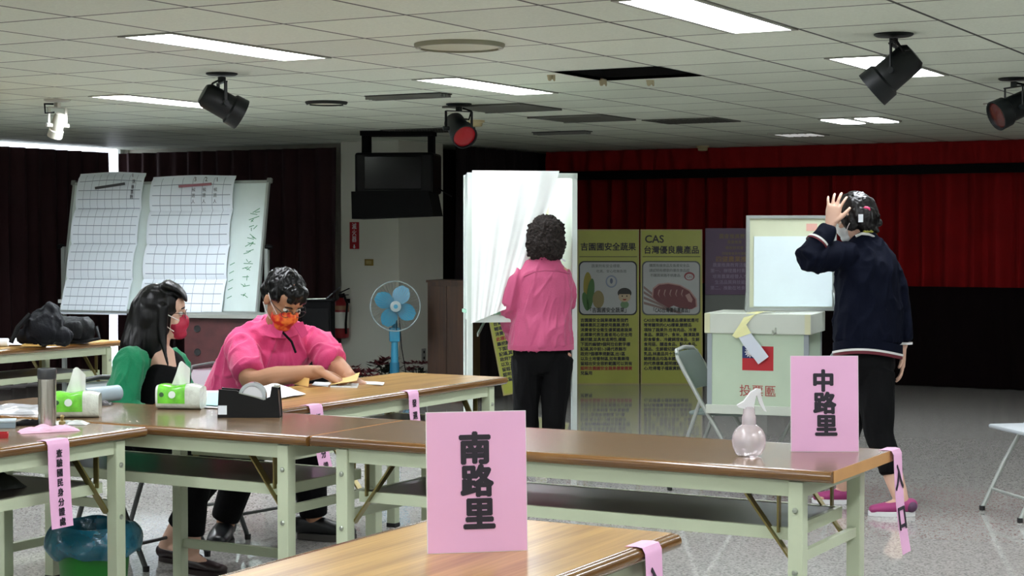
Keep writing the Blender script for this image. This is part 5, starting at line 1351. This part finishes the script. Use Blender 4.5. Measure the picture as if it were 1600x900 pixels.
blob('jacket', [(CR, [(P1(845, 540), .192, .15), (P1(845, 520), .186, .145), (P1(846, 490), .172, .13), (P1(848, 460), .172, .13), (P1(849, 434), .175, .118), (P1(850, 420), .15, .092), (P1(852, 410), .10, .075), (P1(853, 400), .06, .065)]),
     (UP, [(P1(819, 424), .055, .055), (P1(803, 448, -.03), .055, .055), (P1(795, 476, -.03), .056, .054)]), (UP, [(P1(795, 474, -.03), .055, .053), (P1(799, 506, .08), .05, .048), (P1(806, 526, .19), .046, .042)]),
     (UP, [(P1(876, 428), .055, .058), (P1(883, 448, .02), .052, .058), (P1(882, 476, .06), .052, .056)]), (UP, [(P1(882, 474, .06), .05, .052), (P1(876, 476, .2), .048, .048), (P1(866, 472, .32), .044, .042)])],
     .007, M_pj, root, smooth=3, cap=.3, disp=folds(.010, 8, (.3, 0, 1), 1.0, .3))
ring('jacket_hem', P1(845, 541), CR, CF, .190, .148, -.018, .012, .006, M_pj, root)
MB().tube([P1(818, 433, -.125), P1(835, 425, -.128), P1(852, 423, -.13), P1(872, 424, -.125), P1(890, 428, -.105)], .0035, 6).build('yoke_seam', mat('seam_pink', '#8b2f52', .8), root, smooth=True)
ring('collar', P1(853, 402), CR, CF, .072, .075, -.02, .028, .006, M_pj, root, wave=lambda t: .012 * sin(t) * -1)
blob('trousers', [(CR, [(P1(846, 535), .165, .125), (P1(846, 560), .165, .13), (P1(848, 580), .13, .11)]), (CR, [(lh, .095, .11), (lk, .075, .085), (P1(827, 690), .062, .07), (la + UP * .03, .058, .066)]), (CR, [(rh, .095, .11), (rk, .075, .085), (P1(863, 690), .06, .07), (ra + UP * .03, .056, .066)])],
     .007, M_pants, root, cap=.25, disp=folds(.005, 8, (0, 0, 1), 4))
for a_, dx in ((la, -.1), (ra, .1)):
    q = a_.copy(); q.z = 0; shoe('shoe', q - V(dx, 1) * .05, V(dx, 1), .23, M_black, root)
MB().tube([P1(871, 398, -.05), P1(877, 404, -.03), P1(883, 408, 0)], .006, 6).build('mask_strap', M_paper, root, smooth=True)

tuck(body, [o for o in bpy.data.objects if o.parent == root and o.name.split('.')[0] in ('jacket', 'sweater', 'cardigan', 'polo_shirt', 'trousers')])
# ---- woman in navy sweater, one hand raised to her head
D = 8.92
hc = P1(1333, 338, -.02); f = V(-.78, .48, -.4); hu = V(-.30, .2, .93)
root = person('person in navy sweater by the ballot box, one hand raised to her tied hair', P1(1350, 600))
SA = V(.66, .75).normalized()            # from her left side to her right side
FA = V(-.75, .66).normalized()
tors = lambda x, y, a, b, dd=0: (P1(x, y, dd), a, b)
lh, rh = P1(1366, 585, -.06), P1(1335, 585, .08)
lk, rk = P1(1375, 680, -.12), P1(1322, 680, .1)
la, ra = J(1408, 780, 8.72), J(1318, 768, 9.12)
la.z = .085; ra.z = .08
Lsh, Rsh = P1(1318, 395, -.10), P1(1392, 402, .12)
Lel, Lwr = P1(1261, 402, -.22), P1(1294, 357, -.16)
arms = [(UP, [(Lsh, .045, .045), (Lel, .038, .038)]), (UP, [(Lel, .038, .038), (Lel.lerp(Lwr, .5), .034, .034), (Lwr, .023, .027)]),
        (SA, [(P1(1380, 412, .08), .042, .042), (P1(1404, 480, .1), .036, .036), (P1(1411, 540, .08), .024, .024)])]
Hn = hand(P1(1298, 350, -.14), V(.20, .02, .97), V(.35, .93, .1), V(.9, -.35, -.1), spread=.55, curl=.34, k=1.05, thumb=.7, tc=.25)
Hn += hand(P1(1411, 548, .08), V(-.02, 0, -1), V(-.9, .3, 0), V(-.3, -.8, 0), spread=.1, curl=.3)
body = blob('body', [(SA, [tors(1356, 560, .16, .12), tors(1356, 500, .14, .10), tors(1355, 440, .155, .105), tors(1352, 400, .15, .08), tors(1347, 380, .06, .06), tors(1340, 362, .052, .056)]),
     (SA, [(lh, .085, .09), (lk, .056, .06), (lk.lerp(la, .4), .052, .058), (la, .036, .038)]), (SA, [(rh, .085, .09), (rk, .056, .06), (rk.lerp(ra, .4), .052, .058), (ra, .036, .038)]),
     foot(la, V(-1, .05)), foot(ra, V(-1, .05))] + arms + Hn, .0045, M_skin3, root, ells=head_ells(hc, f, hu))
face_parts(hc, f, hu, root)
mask(hc, f, hu, root, mat('white_mask', '#cfd2d2', .8))
s_, f_, u_ = axes(f, hu)
strand = lambda p, n: .005 * noise.noise(Vector((p.dot(CR) * 60, p.dot(CF) * 60, p.z * 14))) + .003 * noise.noise(p * 90)
M_hair2 = mat('dark_brown_hair', '#080606', .36, bump=.2, bscale=120, spec=.35, stretch=(1, 1, .15))
blob('hair', [((0, 0, 1), [(P1(1348, 324, .0), .07, .06), (P1(1358, 342, .0), .058, .056), (P1(1362, 357, .02), .036, .034)]), ((0, 0, 1), [(P1(1357, 340, -.05), .034, .034), (P1(1348, 360, -.06), .022, .02)]), ((0, 0, 1), [(P1(1366, 345, -.01), .035, .03), (P1(1374, 350, -.02), .015, .015), (P1(1376, 345, -.02), .008, .008)]), ((0, 0, 1), [(P1(1362, 355, -.01), .03, .03), (P1(1371, 361, -.02), .012, .012)])],
     .005, M_hair2, root, smooth=2, disp=strand, ells=[(hc - f_ * .022 + u_ * .035, (s_, f_, u_), (.088, .098, .088)), (hc - f_ * .05 - u_ * .02, (s_, f_, u_), (.086, .066, .085)), (hc + u_ * .075 - f_ * .01, (s_, f_, u_), (.06, .07, .045)), (hc - s_ * .055 + f_ * .0 - u_ * .01, (s_, f_, u_), (.032, .055, .07))])
MB().tube([P1(1352, 328, -.10) + V(.018 * cos(a), -.006, .010 * sin(a)) for a in [2 * pi * k / 12 for k in range(12)]], .009, 8, closed=True).build('hair_tie', mat('bright_pink_tie', '#c22a5c', .6), root, smooth=True)
MB().box(-.012, .012, -.003, .003, -.02, .02, Matrix.Translation(P1(1345, 341, -.13))).build('white_hair_clip', M_paper, root)
M_navy = mat('navy_knit', '#080c1a', .85, var=.12, vscale=7, bump=.2, bscale=200, spec=.08)
blob('sweater', [(SA, [tors(1356, 532, .205, .165), tors(1357, 500, .205, .16), tors(1356, 455, .195, .152), tors(1355, 418, .198, .138), tors(1352, 397, .172, .112), tors(1347, 378, .10, .085), tors(1344, 368, .066, .07)]),
     (UP, [(Lsh + UP * -.01 + CR * .04, .07, .07), (Lsh.lerp(Lel, .55) - UP * .014, .07, .072), (Lel - UP * .004 - CR * .008, .064, .066)]), (UP, [(Lel - UP * .006 - CR * .006, .064, .064), (Lel.lerp(Lwr, .5), .052, .052), (Lwr, .036, .038)]),
     (SA, [(P1(1378, 408, .08), .066, .062), (P1(1396, 445, .1), .062, .066), (P1(1405, 490, .1), .056, .058), (P1(1411, 530, .08), .044, .046)])],
     .007, M_navy, root, cap=.3, disp=folds(.010, 6, (.5, 0, 1), 7, .35))
M_wst = mat('white_stripe', '#cfcfcc', .7); M_rst = mat('dark_red_stripe', '#5c1020', .7)
hb_ = P1(1356, 546)
wv = lambda t: .012 * sin(t * 2 + .5) - .012 * cos(t)
ring('hem_band', hb_, SA, FA, .198, .158, -.006, .04, .008, M_navy, root, wave=wv)
ring('hem_white_stripe', hb_, SA, FA, .200, .160, -.016, -.005, .009, M_wst, root, wave=wv)
ring('hem_red_stripe', hb_, SA, FA, .196, .157, -.032, -.016, .008, M_rst, root, wave=wv)
def cuff(p, d, r, w, m, name):
    d = Vector(d).normalized(); x = d.orthogonal().normalized(); y = d.cross(x); s = MB(); n = 28; V_ = []
    for rr, q in ((r, -w / 2), (r + .004, -w / 2), (r + .004, w / 2), (r, w / 2)): V_ += [p + d * q + (x * cos(2 * pi * j / n) + y * sin(2 * pi * j / n)) * rr for j in range(n)]
    return s.add(V_, [(i * n + j, i * n + (j + 1) % n, ((i + 1) % 4) * n + (j + 1) % n, ((i + 1) % 4) * n + j) for i in range(4) for j in range(n)]).build(name, m, root, smooth=True, angle=60)
dl = Lwr - Lel
cuff(Lel.lerp(Lwr, .52), dl, .056, .010, M_wst, 'sleeve_white_stripe'); cuff(Lel.lerp(Lwr, .46), dl, .0575, .008, M_rst, 'sleeve_red_stripe')
cuff(P1(1410, 536, .085), (0, 0, 1), .048, .012, M_wst, 'cuff_white_stripe')
MB().tube([P1(1337, 369, -.09), P1(1346, 365, -.1), P1(1357, 366, -.085), P1(1368, 371, -.04), P1(1374, 378, .02)], .007, 8).build('collar_white_stripe', M_wst, root, smooth=True)
MB().tube([P1(1350, 362, -.085), P1(1360, 361, -.06), P1(1369, 368, -.01)], .008, 8).build('yellow_lanyard', mat('yellow_green', '#a5a548', .6), root, smooth=True)
blob('trousers', [(SA, [tors(1354, 535, .17, .14), tors(1353, 570, .168, .145), tors(1352, 600, .13, .12)]), (SA, [(lh, .1, .105), (P1(1371, 640, -.1), .082, .088), (lk, .068, .072), (P1(1388, 715, -.16), .058, .062), (P1(1392, 738, -.18), .05, .056)]),
     (SA, [(rh, .1, .105), (P1(1330, 640, .08), .08, .085), (rk, .068, .07), (P1(1320, 715, .12), .055, .06), (P1(1318, 732, .14), .05, .055)])], .007, M_pants, root, cap=.25, disp=folds(.004, 8, (0, 0, 1), 3))
M_mag = mat('magenta_shoe', '#8f2a63', .6, var=.15); M_magd = mat('plum_shoe', '#4b2a48', .6)
for a_, yy, nm in ((la, 0, 1), (ra, 0, 0)):
    q = a_.copy(); q.z = 0; dr = V(-1, .12) if nm else V(-1, .2)
    o = shoe('shoe', q - dr * .07, dr, .235, M_mag, root, sole=M_white, h=.088, w=.046)
    b = blob('heel_counter', [(CF, [(q - dr * .048 + CF * .02 + UP * .05, .03, .028), (q - dr * .048 - CF * .02 + UP * .05, .03, .028)])], .005, M_magd); link_to(b, o)
    b = MB().tube([q + dr * .02 + CF * .035 + UP * .06, q + dr * .025 + UP * .088, q + dr * .02 - CF * .035 + UP * .06], .008, 8).build('strap', M_mag, smooth=True); link_to(b, o)

tuck(body, [o for o in bpy.data.objects if o.parent == root and o.name.split('.')[0] in ('jacket', 'sweater', 'cardigan', 'polo_shirt', 'trousers')])
# ---- seated woman in green cardigan
D = 7.45
F2 = V(.87, -.49).normalized(); S2 = V(-.49, -.87).normalized()       # facing; towards her right
hc = P1(254, 490, .0); f = V(.97, .16, -.02); hu = V(.06, 0, 1)
root = person('person seated at left with long black hair, red face mask and green cardigan', P1(235, 600))
pel = P1(212, 690, .1); pel.z = .545
kR = pel + F2 * .42 + S2 * .09; kL = pel + F2 * .44 - S2 * .09; kR.z = kL.z = .53
aR = J(298, 865, 7.25); aR.z = .08; aL = J(262, 850, 7.5); aL.z = .08
sR = P1(205, 566, -.15); sL = P1(272, 563, .17)
eR = P1(200, 640, -.2); eL = P1(292, 640, .1); wR = P1(252, 665, -.27); wL = P1(318, 662, -.1)
body = blob('body', [(S2, [(pel, .15, .11), (P1(224, 640, .06), .125, .095), (P1(235, 590, .02), .125, .085), (P1(238, 564), .10, .065), (P1(243, 548), .055, .055), (P1(248, 520), .05, .052)]),
     (UP, [(pel + S2 * .09, .08, .08), (kR, .055, .06), (kR.lerp(aR, .35), .05, .055), (aR, .034, .036)]), (UP, [(pel - S2 * .09, .08, .08), (kL, .055, .06), (kL.lerp(aL, .35), .05, .055), (aL, .034, .036)]),
     (S2, [(P1(240, 552, -.0) + F2 * .045, .07, .04), (P1(243, 580) + F2 * .055, .05, .05)]),
     foot(aR, F2), foot(aL, F2), (UP, [(sR, .042, .042), (eR, .036, .036), (wR, .024, .022)]), (UP, [(sL, .042, .042), (eL, .036, .036), (wL, .024, .022)])]
     + hand(wR, V(.9, -.4, -.2), V(0, 0, -1), V(0, .9, 0)) + hand(wL, V(.9, -.4, -.1), V(0, 0, -1), V(0, -.9, 0)), .0048, M_skin3, root, ells=head_ells(hc, f, hu, 1.0))
face_parts(hc, f, hu, root); glasses(hc, f, hu, root, mat('dark_glasses', '#2a1618', .3)); mask(hc, f, hu, root, mat('crimson_mask', '#a50d35', .55))
s_, f_, u_ = axes(f, hu)
straight = lambda p, n: .002 * noise.noise(Vector((p.dot(CR) * 70, p.dot(CF) * 70, p.z * 5)))
blob('hair', [(CF, [(P1(232, 480, .0), .088, .075), (P1(222, 515, .0), .09, .075), (P1(212, 545, -.02), .092, .07), (P1(206, 562, -.03), .075, .05)]),
              (CF, [(P1(262, 447, -.01), .075, .03), (P1(276, 452, -.01), .066, .02), (P1(286, 461, -.02), .045, .010), (P1(290, 470, -.03), .015, .006)]),
              (CF, [(P1(246, 470, -.055), .03, .05), (P1(243, 500, -.06), .03, .05), (P1(240, 530, -.06), .035, .05), (P1(236, 552, -.06), .03, .035)]),
              (CF, [(P1(254, 480, -.08), .02, .026), (P1(254, 520, -.09), .018, .02), (P1(258, 552, -.11), .01, .010), (P1(263, 572, -.12), .005, .005)])],
     .005, M_hair, root, smooth=10, disp=straight, ells=[(hc - f_ * .018 + u_ * .042, (s_, f_, u_), (.09, .102, .09)), (hc - f_ * .05 - u_ * .02, (s_, f_, u_), (.09, .075, .1)), (hc + s_ * .05 - f_ * .015 - u_ * .02, (s_, f_, u_), (.04, .055, .1))])
M_gc = mat('emerald_cardigan', '#12764e', .8, var=.08, vscale=8, bump=.3, bscale=180, sheen=.15, spec=.25)
blob('cardigan', [(S2, [(P1(206, 695, .08), .175, .13), (P1(212, 650, .08), .165, .12), (P1(222, 600, .05), .165, .112), (P1(229, 572, .03), .165, .095), (P1(234, 560, .02), .145, .07), (P1(238, 550, .02), .085, .055)]),
     (UP, [(sR, .062, .06), (sR.lerp(eR, .5) - CR * .012, .064, .062), (eR - CR * .01, .058, .056), (eR.lerp(wR, .5), .046, .046), (wR, .034, .034)]),
     (UP, [(sL - UP * .01, .058, .055), (sL.lerp(eL, .5), .055, .055), (eL, .05, .05), (eL.lerp(wL, .6), .042, .04), (wL, .034, .034)])], .0065, M_gc, root, ells=[(sR + S2 * -.008 + UP * .004, (S2, F2, UP), (.066, .064, .06)), (sL + S2 * .012, (S2, F2, UP), (.058, .058, .055))], cap=.3, disp=folds(.010, 9, (.3, 0, 1), 2, .35))
blob('black_top', [(S2, [(P1(222, 690, .0) + F2 * .06, .12, .08), (P1(232, 640) + F2 * .06, .118, .082), (P1(240, 600) + F2 * .055, .112, .082), (P1(244, 588) + F2 * .05, .10, .07)]), (F2, [(P1(244, 595) + F2 * .08 - S2 * .07, .045, .04), (sL + F2 * .05 + UP * .0 + S2 * .055, .04, .035), (sL + F2 * .01 + UP * .035 + S2 * .07, .03, .03)]), (F2, [(P1(244, 600) + F2 * .06 + S2 * .04, .03, .035), (P1(244, 590) + F2 * .06 + S2 * .05, .022, .03)])], .006, M_pants, root)
blob('trousers', [(S2, [(pel - UP * .0, .165, .12), (pel + F2 * .08, .165, .1)]), (UP, [(pel + S2 * .09, .09, .09), (kR, .068, .07), (kR.lerp(aR, .5), .058, .06), (kR.lerp(aR, .82), .052, .054)]), (UP, [(pel - S2 * .09, .09, .09), (kL, .068, .07), (kL.lerp(aL, .5), .058, .06), (kL.lerp(aL, .82), .052, .054)])], .007, M_pants, root, cap=.25)
M_dred = mat('dark_red_shoe', '#1c0a0d', .4)
for a_ in (aR, aL):
    q = a_.copy(); q.z = 0; shoe('shoe', q - F2 * .05, F2 + CR * .1, .23, M_dred, root, h=.075, w=.042)
WOM_HIP = pel.copy()

tuck(body, [o for o in bpy.data.objects if o.parent == root and o.name.split('.')[0] in ('jacket', 'sweater', 'cardigan', 'polo_shirt', 'trousers')])
# ---- seated man in pink polo, writing
D = 8.15
F3 = V(.55, -.83).normalized(); S3 = V(-.83, -.55).normalized()
hc = P1(443, 466, -.16); f = V(.5, -.56, -.66); hu = V(.40, -.38, .75)
root = person('person seated in bright pink polo shirt and orange mask, looking down at papers', P1(400, 600))
pel = P1(375, 670, .2); pel.z = .56
kR = pel + F3 * .44 + S3 * .13; kL = pel + F3 * .46 - S3 * .12; kR.z = kL.z = .545
aR = J(352, 842, 7.95); aR.z = .085; aL = J(490, 828, 8.05); aL.z = .085
sR = P1(380, 532, -.1); sL = P1(492, 530, .06)
eR = P1(390, 592, -.28); wR = J(500, 581, 7.72); eL = P1(527, 572, -.1); wL = J(548, 590, 7.86)
arms = [(UP, [(sR, .055, .055), (eR, .048, .047), (eR.lerp(wR, .4), .046, .044), (wR, .03, .026)]), (UP, [(sL, .055, .055), (eL, .045, .045), (eL.lerp(wL, .45), .04, .04), (wL, .028, .025)])]
Hm = hand(wR + (wR - eR).normalized() * .0, V(.85, -.1, -.42), V(-.25, .1, -.95), V(.1, .9, .1), curl=.42, k=1.08, spread=.25) + hand(wL, V(.5, -.55, -.28), V(-.1, .1, -1), V(-.8, -.3, 0), curl=.3, k=1.05)
body = blob('body', [(S3, [(pel, .175, .14), (P1(385, 620, .1), .16, .13), (P1(412, 570, .0), .18, .12), (P1(430, 535, -.03), .17, .09), (P1(435, 515, -.07), .068, .07), (P1(440, 492, -.12), .062, .066)]),
     (UP, [(pel + S3 * .1, .1, .1), (kR, .07, .075), (kR.lerp(aR, .35), .062, .066), (aR, .042, .044)]), (UP, [(pel - S3 * .1, .1, .1), (kL, .07, .075), (kL.lerp(aL, .35), .062, .066), (aL, .042, .044)]),
     foot(aR, V(-.1, -1)), foot(aL, V(1, -.2))] + arms + Hm, .0045, M_skin2, root, ells=head_ells(hc, f, hu, 1.08))
face_parts(hc, f, hu, root, 1.08); glasses(hc, f, hu, root, mat('steel_glasses', '#3c3a38', .3, metal=.6), 1.08)
m_or = bpy.data.materials.new('orange_patterned_mask'); m_or.use_nodes = True; nt = m_or.node_tree; tc = nt.nodes.new('ShaderNodeTexCoord'); vo = nt.nodes.new('ShaderNodeTexNoise'); vo.inputs['Scale'].default_value = 38; vo.inputs['Detail'].default_value = 1; rr = nt.nodes.new('ShaderNodeValToRGB')
nt.links.new(tc.outputs['Object'], vo.inputs['Vector']); nt.links.new(vo.outputs[0], rr.inputs[0]); nt.links.new(rr.outputs[0], nt.nodes['Principled BSDF'].inputs['Base Color']); nt.nodes['Principled BSDF'].inputs['Roughness'].default_value = .6
rr.color_ramp.elements[0].position = .42; rr.color_ramp.elements[0].color = rgb('#c8230e'); rr.color_ramp.elements[1].position = .62; rr.color_ramp.elements[1].color = rgb('#e8782a')
mask(hc, f, hu, root, m_or, k=1.1)
s_, f_, u_ = axes(f, hu)
tuft = lambda p, n: .007 * noise.noise(p * 30) + .005 * noise.noise(Vector((p.x * 90, p.y * 90, p.z * 40)))
blob('hair', [], .005, M_hair, root, smooth=2, disp=tuft, ells=[(hc - f_ * .025 + u_ * .045, (s_, f_, u_), (.094, .105, .088)), (hc - f_ * .05 + u_ * .0, (s_, f_, u_), (.09, .075, .075)), (hc + f_ * .05 + u_ * .085, (s_, f_, u_), (.068, .05, .03)),
     (hc + f_ * .085 + u_ * .062, (s_, f_, u_), (.055, .018, .022)), (hc + s_ * .075 + f_ * .01 + u_ * .035, (s_, f_, u_), (.018, .04, .035)), (hc - s_ * .075 + f_ * .01 + u_ * .035, (s_, f_, u_), (.018, .04, .035))])
M_polo = mat('hot_pink_polo', '#d13c74', .75, var=.05, vscale=7, bump=.2, bscale=160, sheen=.2)
blob('polo_shirt', [(S3, [(P1(372, 655, .2), .2, .17), (P1(380, 620, .14), .2, .175), (P1(400, 580, .06), .205, .165), (P1(420, 548, .0), .215, .145), (P1(428, 528, -.03), .20, .11), (P1(433, 516, -.06), .13, .095), (P1(436, 508, -.08), .08, .085)]),
     (UP, [(sR + V(.04, .02, -.01), .07, .07), (sR - UP * .025, .074, .074), (sR.lerp(eR, .5) - V(.005, 0), .076, .076), (sR.lerp(eR, .85), .078, .076)]), (UP, [(sL - V(.04, 0, .01), .065, .065), (sL - UP * .02, .068, .068), (sL.lerp(eL, .45), .066, .068), (sL.lerp(eL, .85), .068, .068)])],
     .0065, M_polo, root, cap=.3, disp=folds(.013, 8, (.5, 0, 1), 9, .4))
nb = P1(436, 508, -.09)
A3 = (V(.9, -.3, .1).normalized())
def collar(u, v):
    a = radians(-60 + 300 * u) ; r1 = .072 + .028 * v
    xa = V(.83, .55, .1).normalized(); ya = V(-.45, .7, .35).normalized()
    return nb + xa * r1 * sin(a) * 1.05 + ya * r1 * cos(a) + UP * (.03 - .045 * v)
MB().grid(collar, 36, 6, .004).build('polo_collar', mat('pink_collar', '#c83a70', .75), root, smooth=True)
for dx, ex in ((-.035, 1), (.04, -1)):
    q = nb + F3 * .085 + CR * dx
    MB().add([q + UP * .02 + CR * -.03 * ex, q + UP * .012 + CR * .02 * ex + F3 * .012, q - UP * .055 + F3 * .03 + CR * -.012 * ex, q - UP * .035 - CR * .05 * ex + F3 * .012,
              q + UP * .02 + CR * -.03 * ex + F3 * .005, q + UP * .012 + CR * .02 * ex + F3 * .017, q - UP * .055 + F3 * .035 + CR * -.012 * ex, q - UP * .035 - CR * .05 * ex + F3 * .017],
             [(3, 2, 1, 0), (4, 5, 6, 7), (0, 1, 5, 4), (1, 2, 6, 5), (2, 3, 7, 6), (3, 0, 4, 7)]).build('collar_point', mat('pink_collar', '#c83a70', .75), root)
MB().tube([nb + F3 * .09 - CR * .05 + UP * .0, nb + F3 * .13 - UP * .07, nb + F3 * .15 - UP * .12 + CR * .01], .0055, 6).build('lanyard', M_blackmat, root, smooth=True)
blob('trousers', [(S3, [(pel, .195, .15), (pel + F3 * .1, .19, .12)]), (UP, [(pel + S3 * .1, .115, .11), (kR, .09, .09), (kR.lerp(aR, .5), .078, .08), (aR + UP * .03, .065, .07)]), (UP, [(pel - S3 * .1, .115, .11), (kL, .09, .09), (kL.lerp(aL, .5), .078, .08), (aL + UP * .03, .065, .07)])], .007, M_pants, root, cap=.25)
q = aR.copy(); q.z = 0; shoe('shoe', q + CF * .08, V(-.05, -1), .27, mat('scuffed_black_leather', '#141618', .35, spec=.5), root, h=.11, w=.056)
q = aL.copy(); q.z = 0; shoe('shoe', q - V(1, -.2) * .08, V(1, -.2), .29, mat('scuffed_black_leather', '#141618', .35, spec=.5), root, sole=mat('grey_sole', '#4a4744', .7), h=.11, w=.056)
MAN_HIP = pel.copy()
tuck(body, [o for o in bpy.data.objects if o.parent == root and o.name.split('.')[0] in ('jacket', 'sweater', 'cardigan', 'polo_shirt', 'trousers')])
# the two sitters' chairs stand under them
for o in bpy.data.objects:
    if o.get('label', '').startswith('folding chair the long-haired'):
        o.location = (WOM_HIP.x - .02, WOM_HIP.y, 0); o.rotation_euler[2] = math.atan2(F2.y, F2.x) - pi / 2; o.location += F2 * -.0
    if o.get('label', '').startswith('folding chair the man'):
        o.location = (MAN_HIP.x, MAN_HIP.y, 0); o.rotation_euler[2] = math.atan2(F3.y, F3.x) - pi / 2 + .35

for k, (px, py) in enumerate(((97, 470), (93, 486))):
    c = J(px, py, 14.06); t = thing('board_eraser', ('upper' if k == 0 else 'lower') + ' of two small white erasers by the lower left corner of the whiteboard', 'eraser', c, .159)
    LB('felt', M_blackmat, t, (-.03, .03, -.012, .0, -.03, -.018)); LB('grip', M_white, t, (-.032, .032, -.014, .002, -.018, .012), ch=.004)
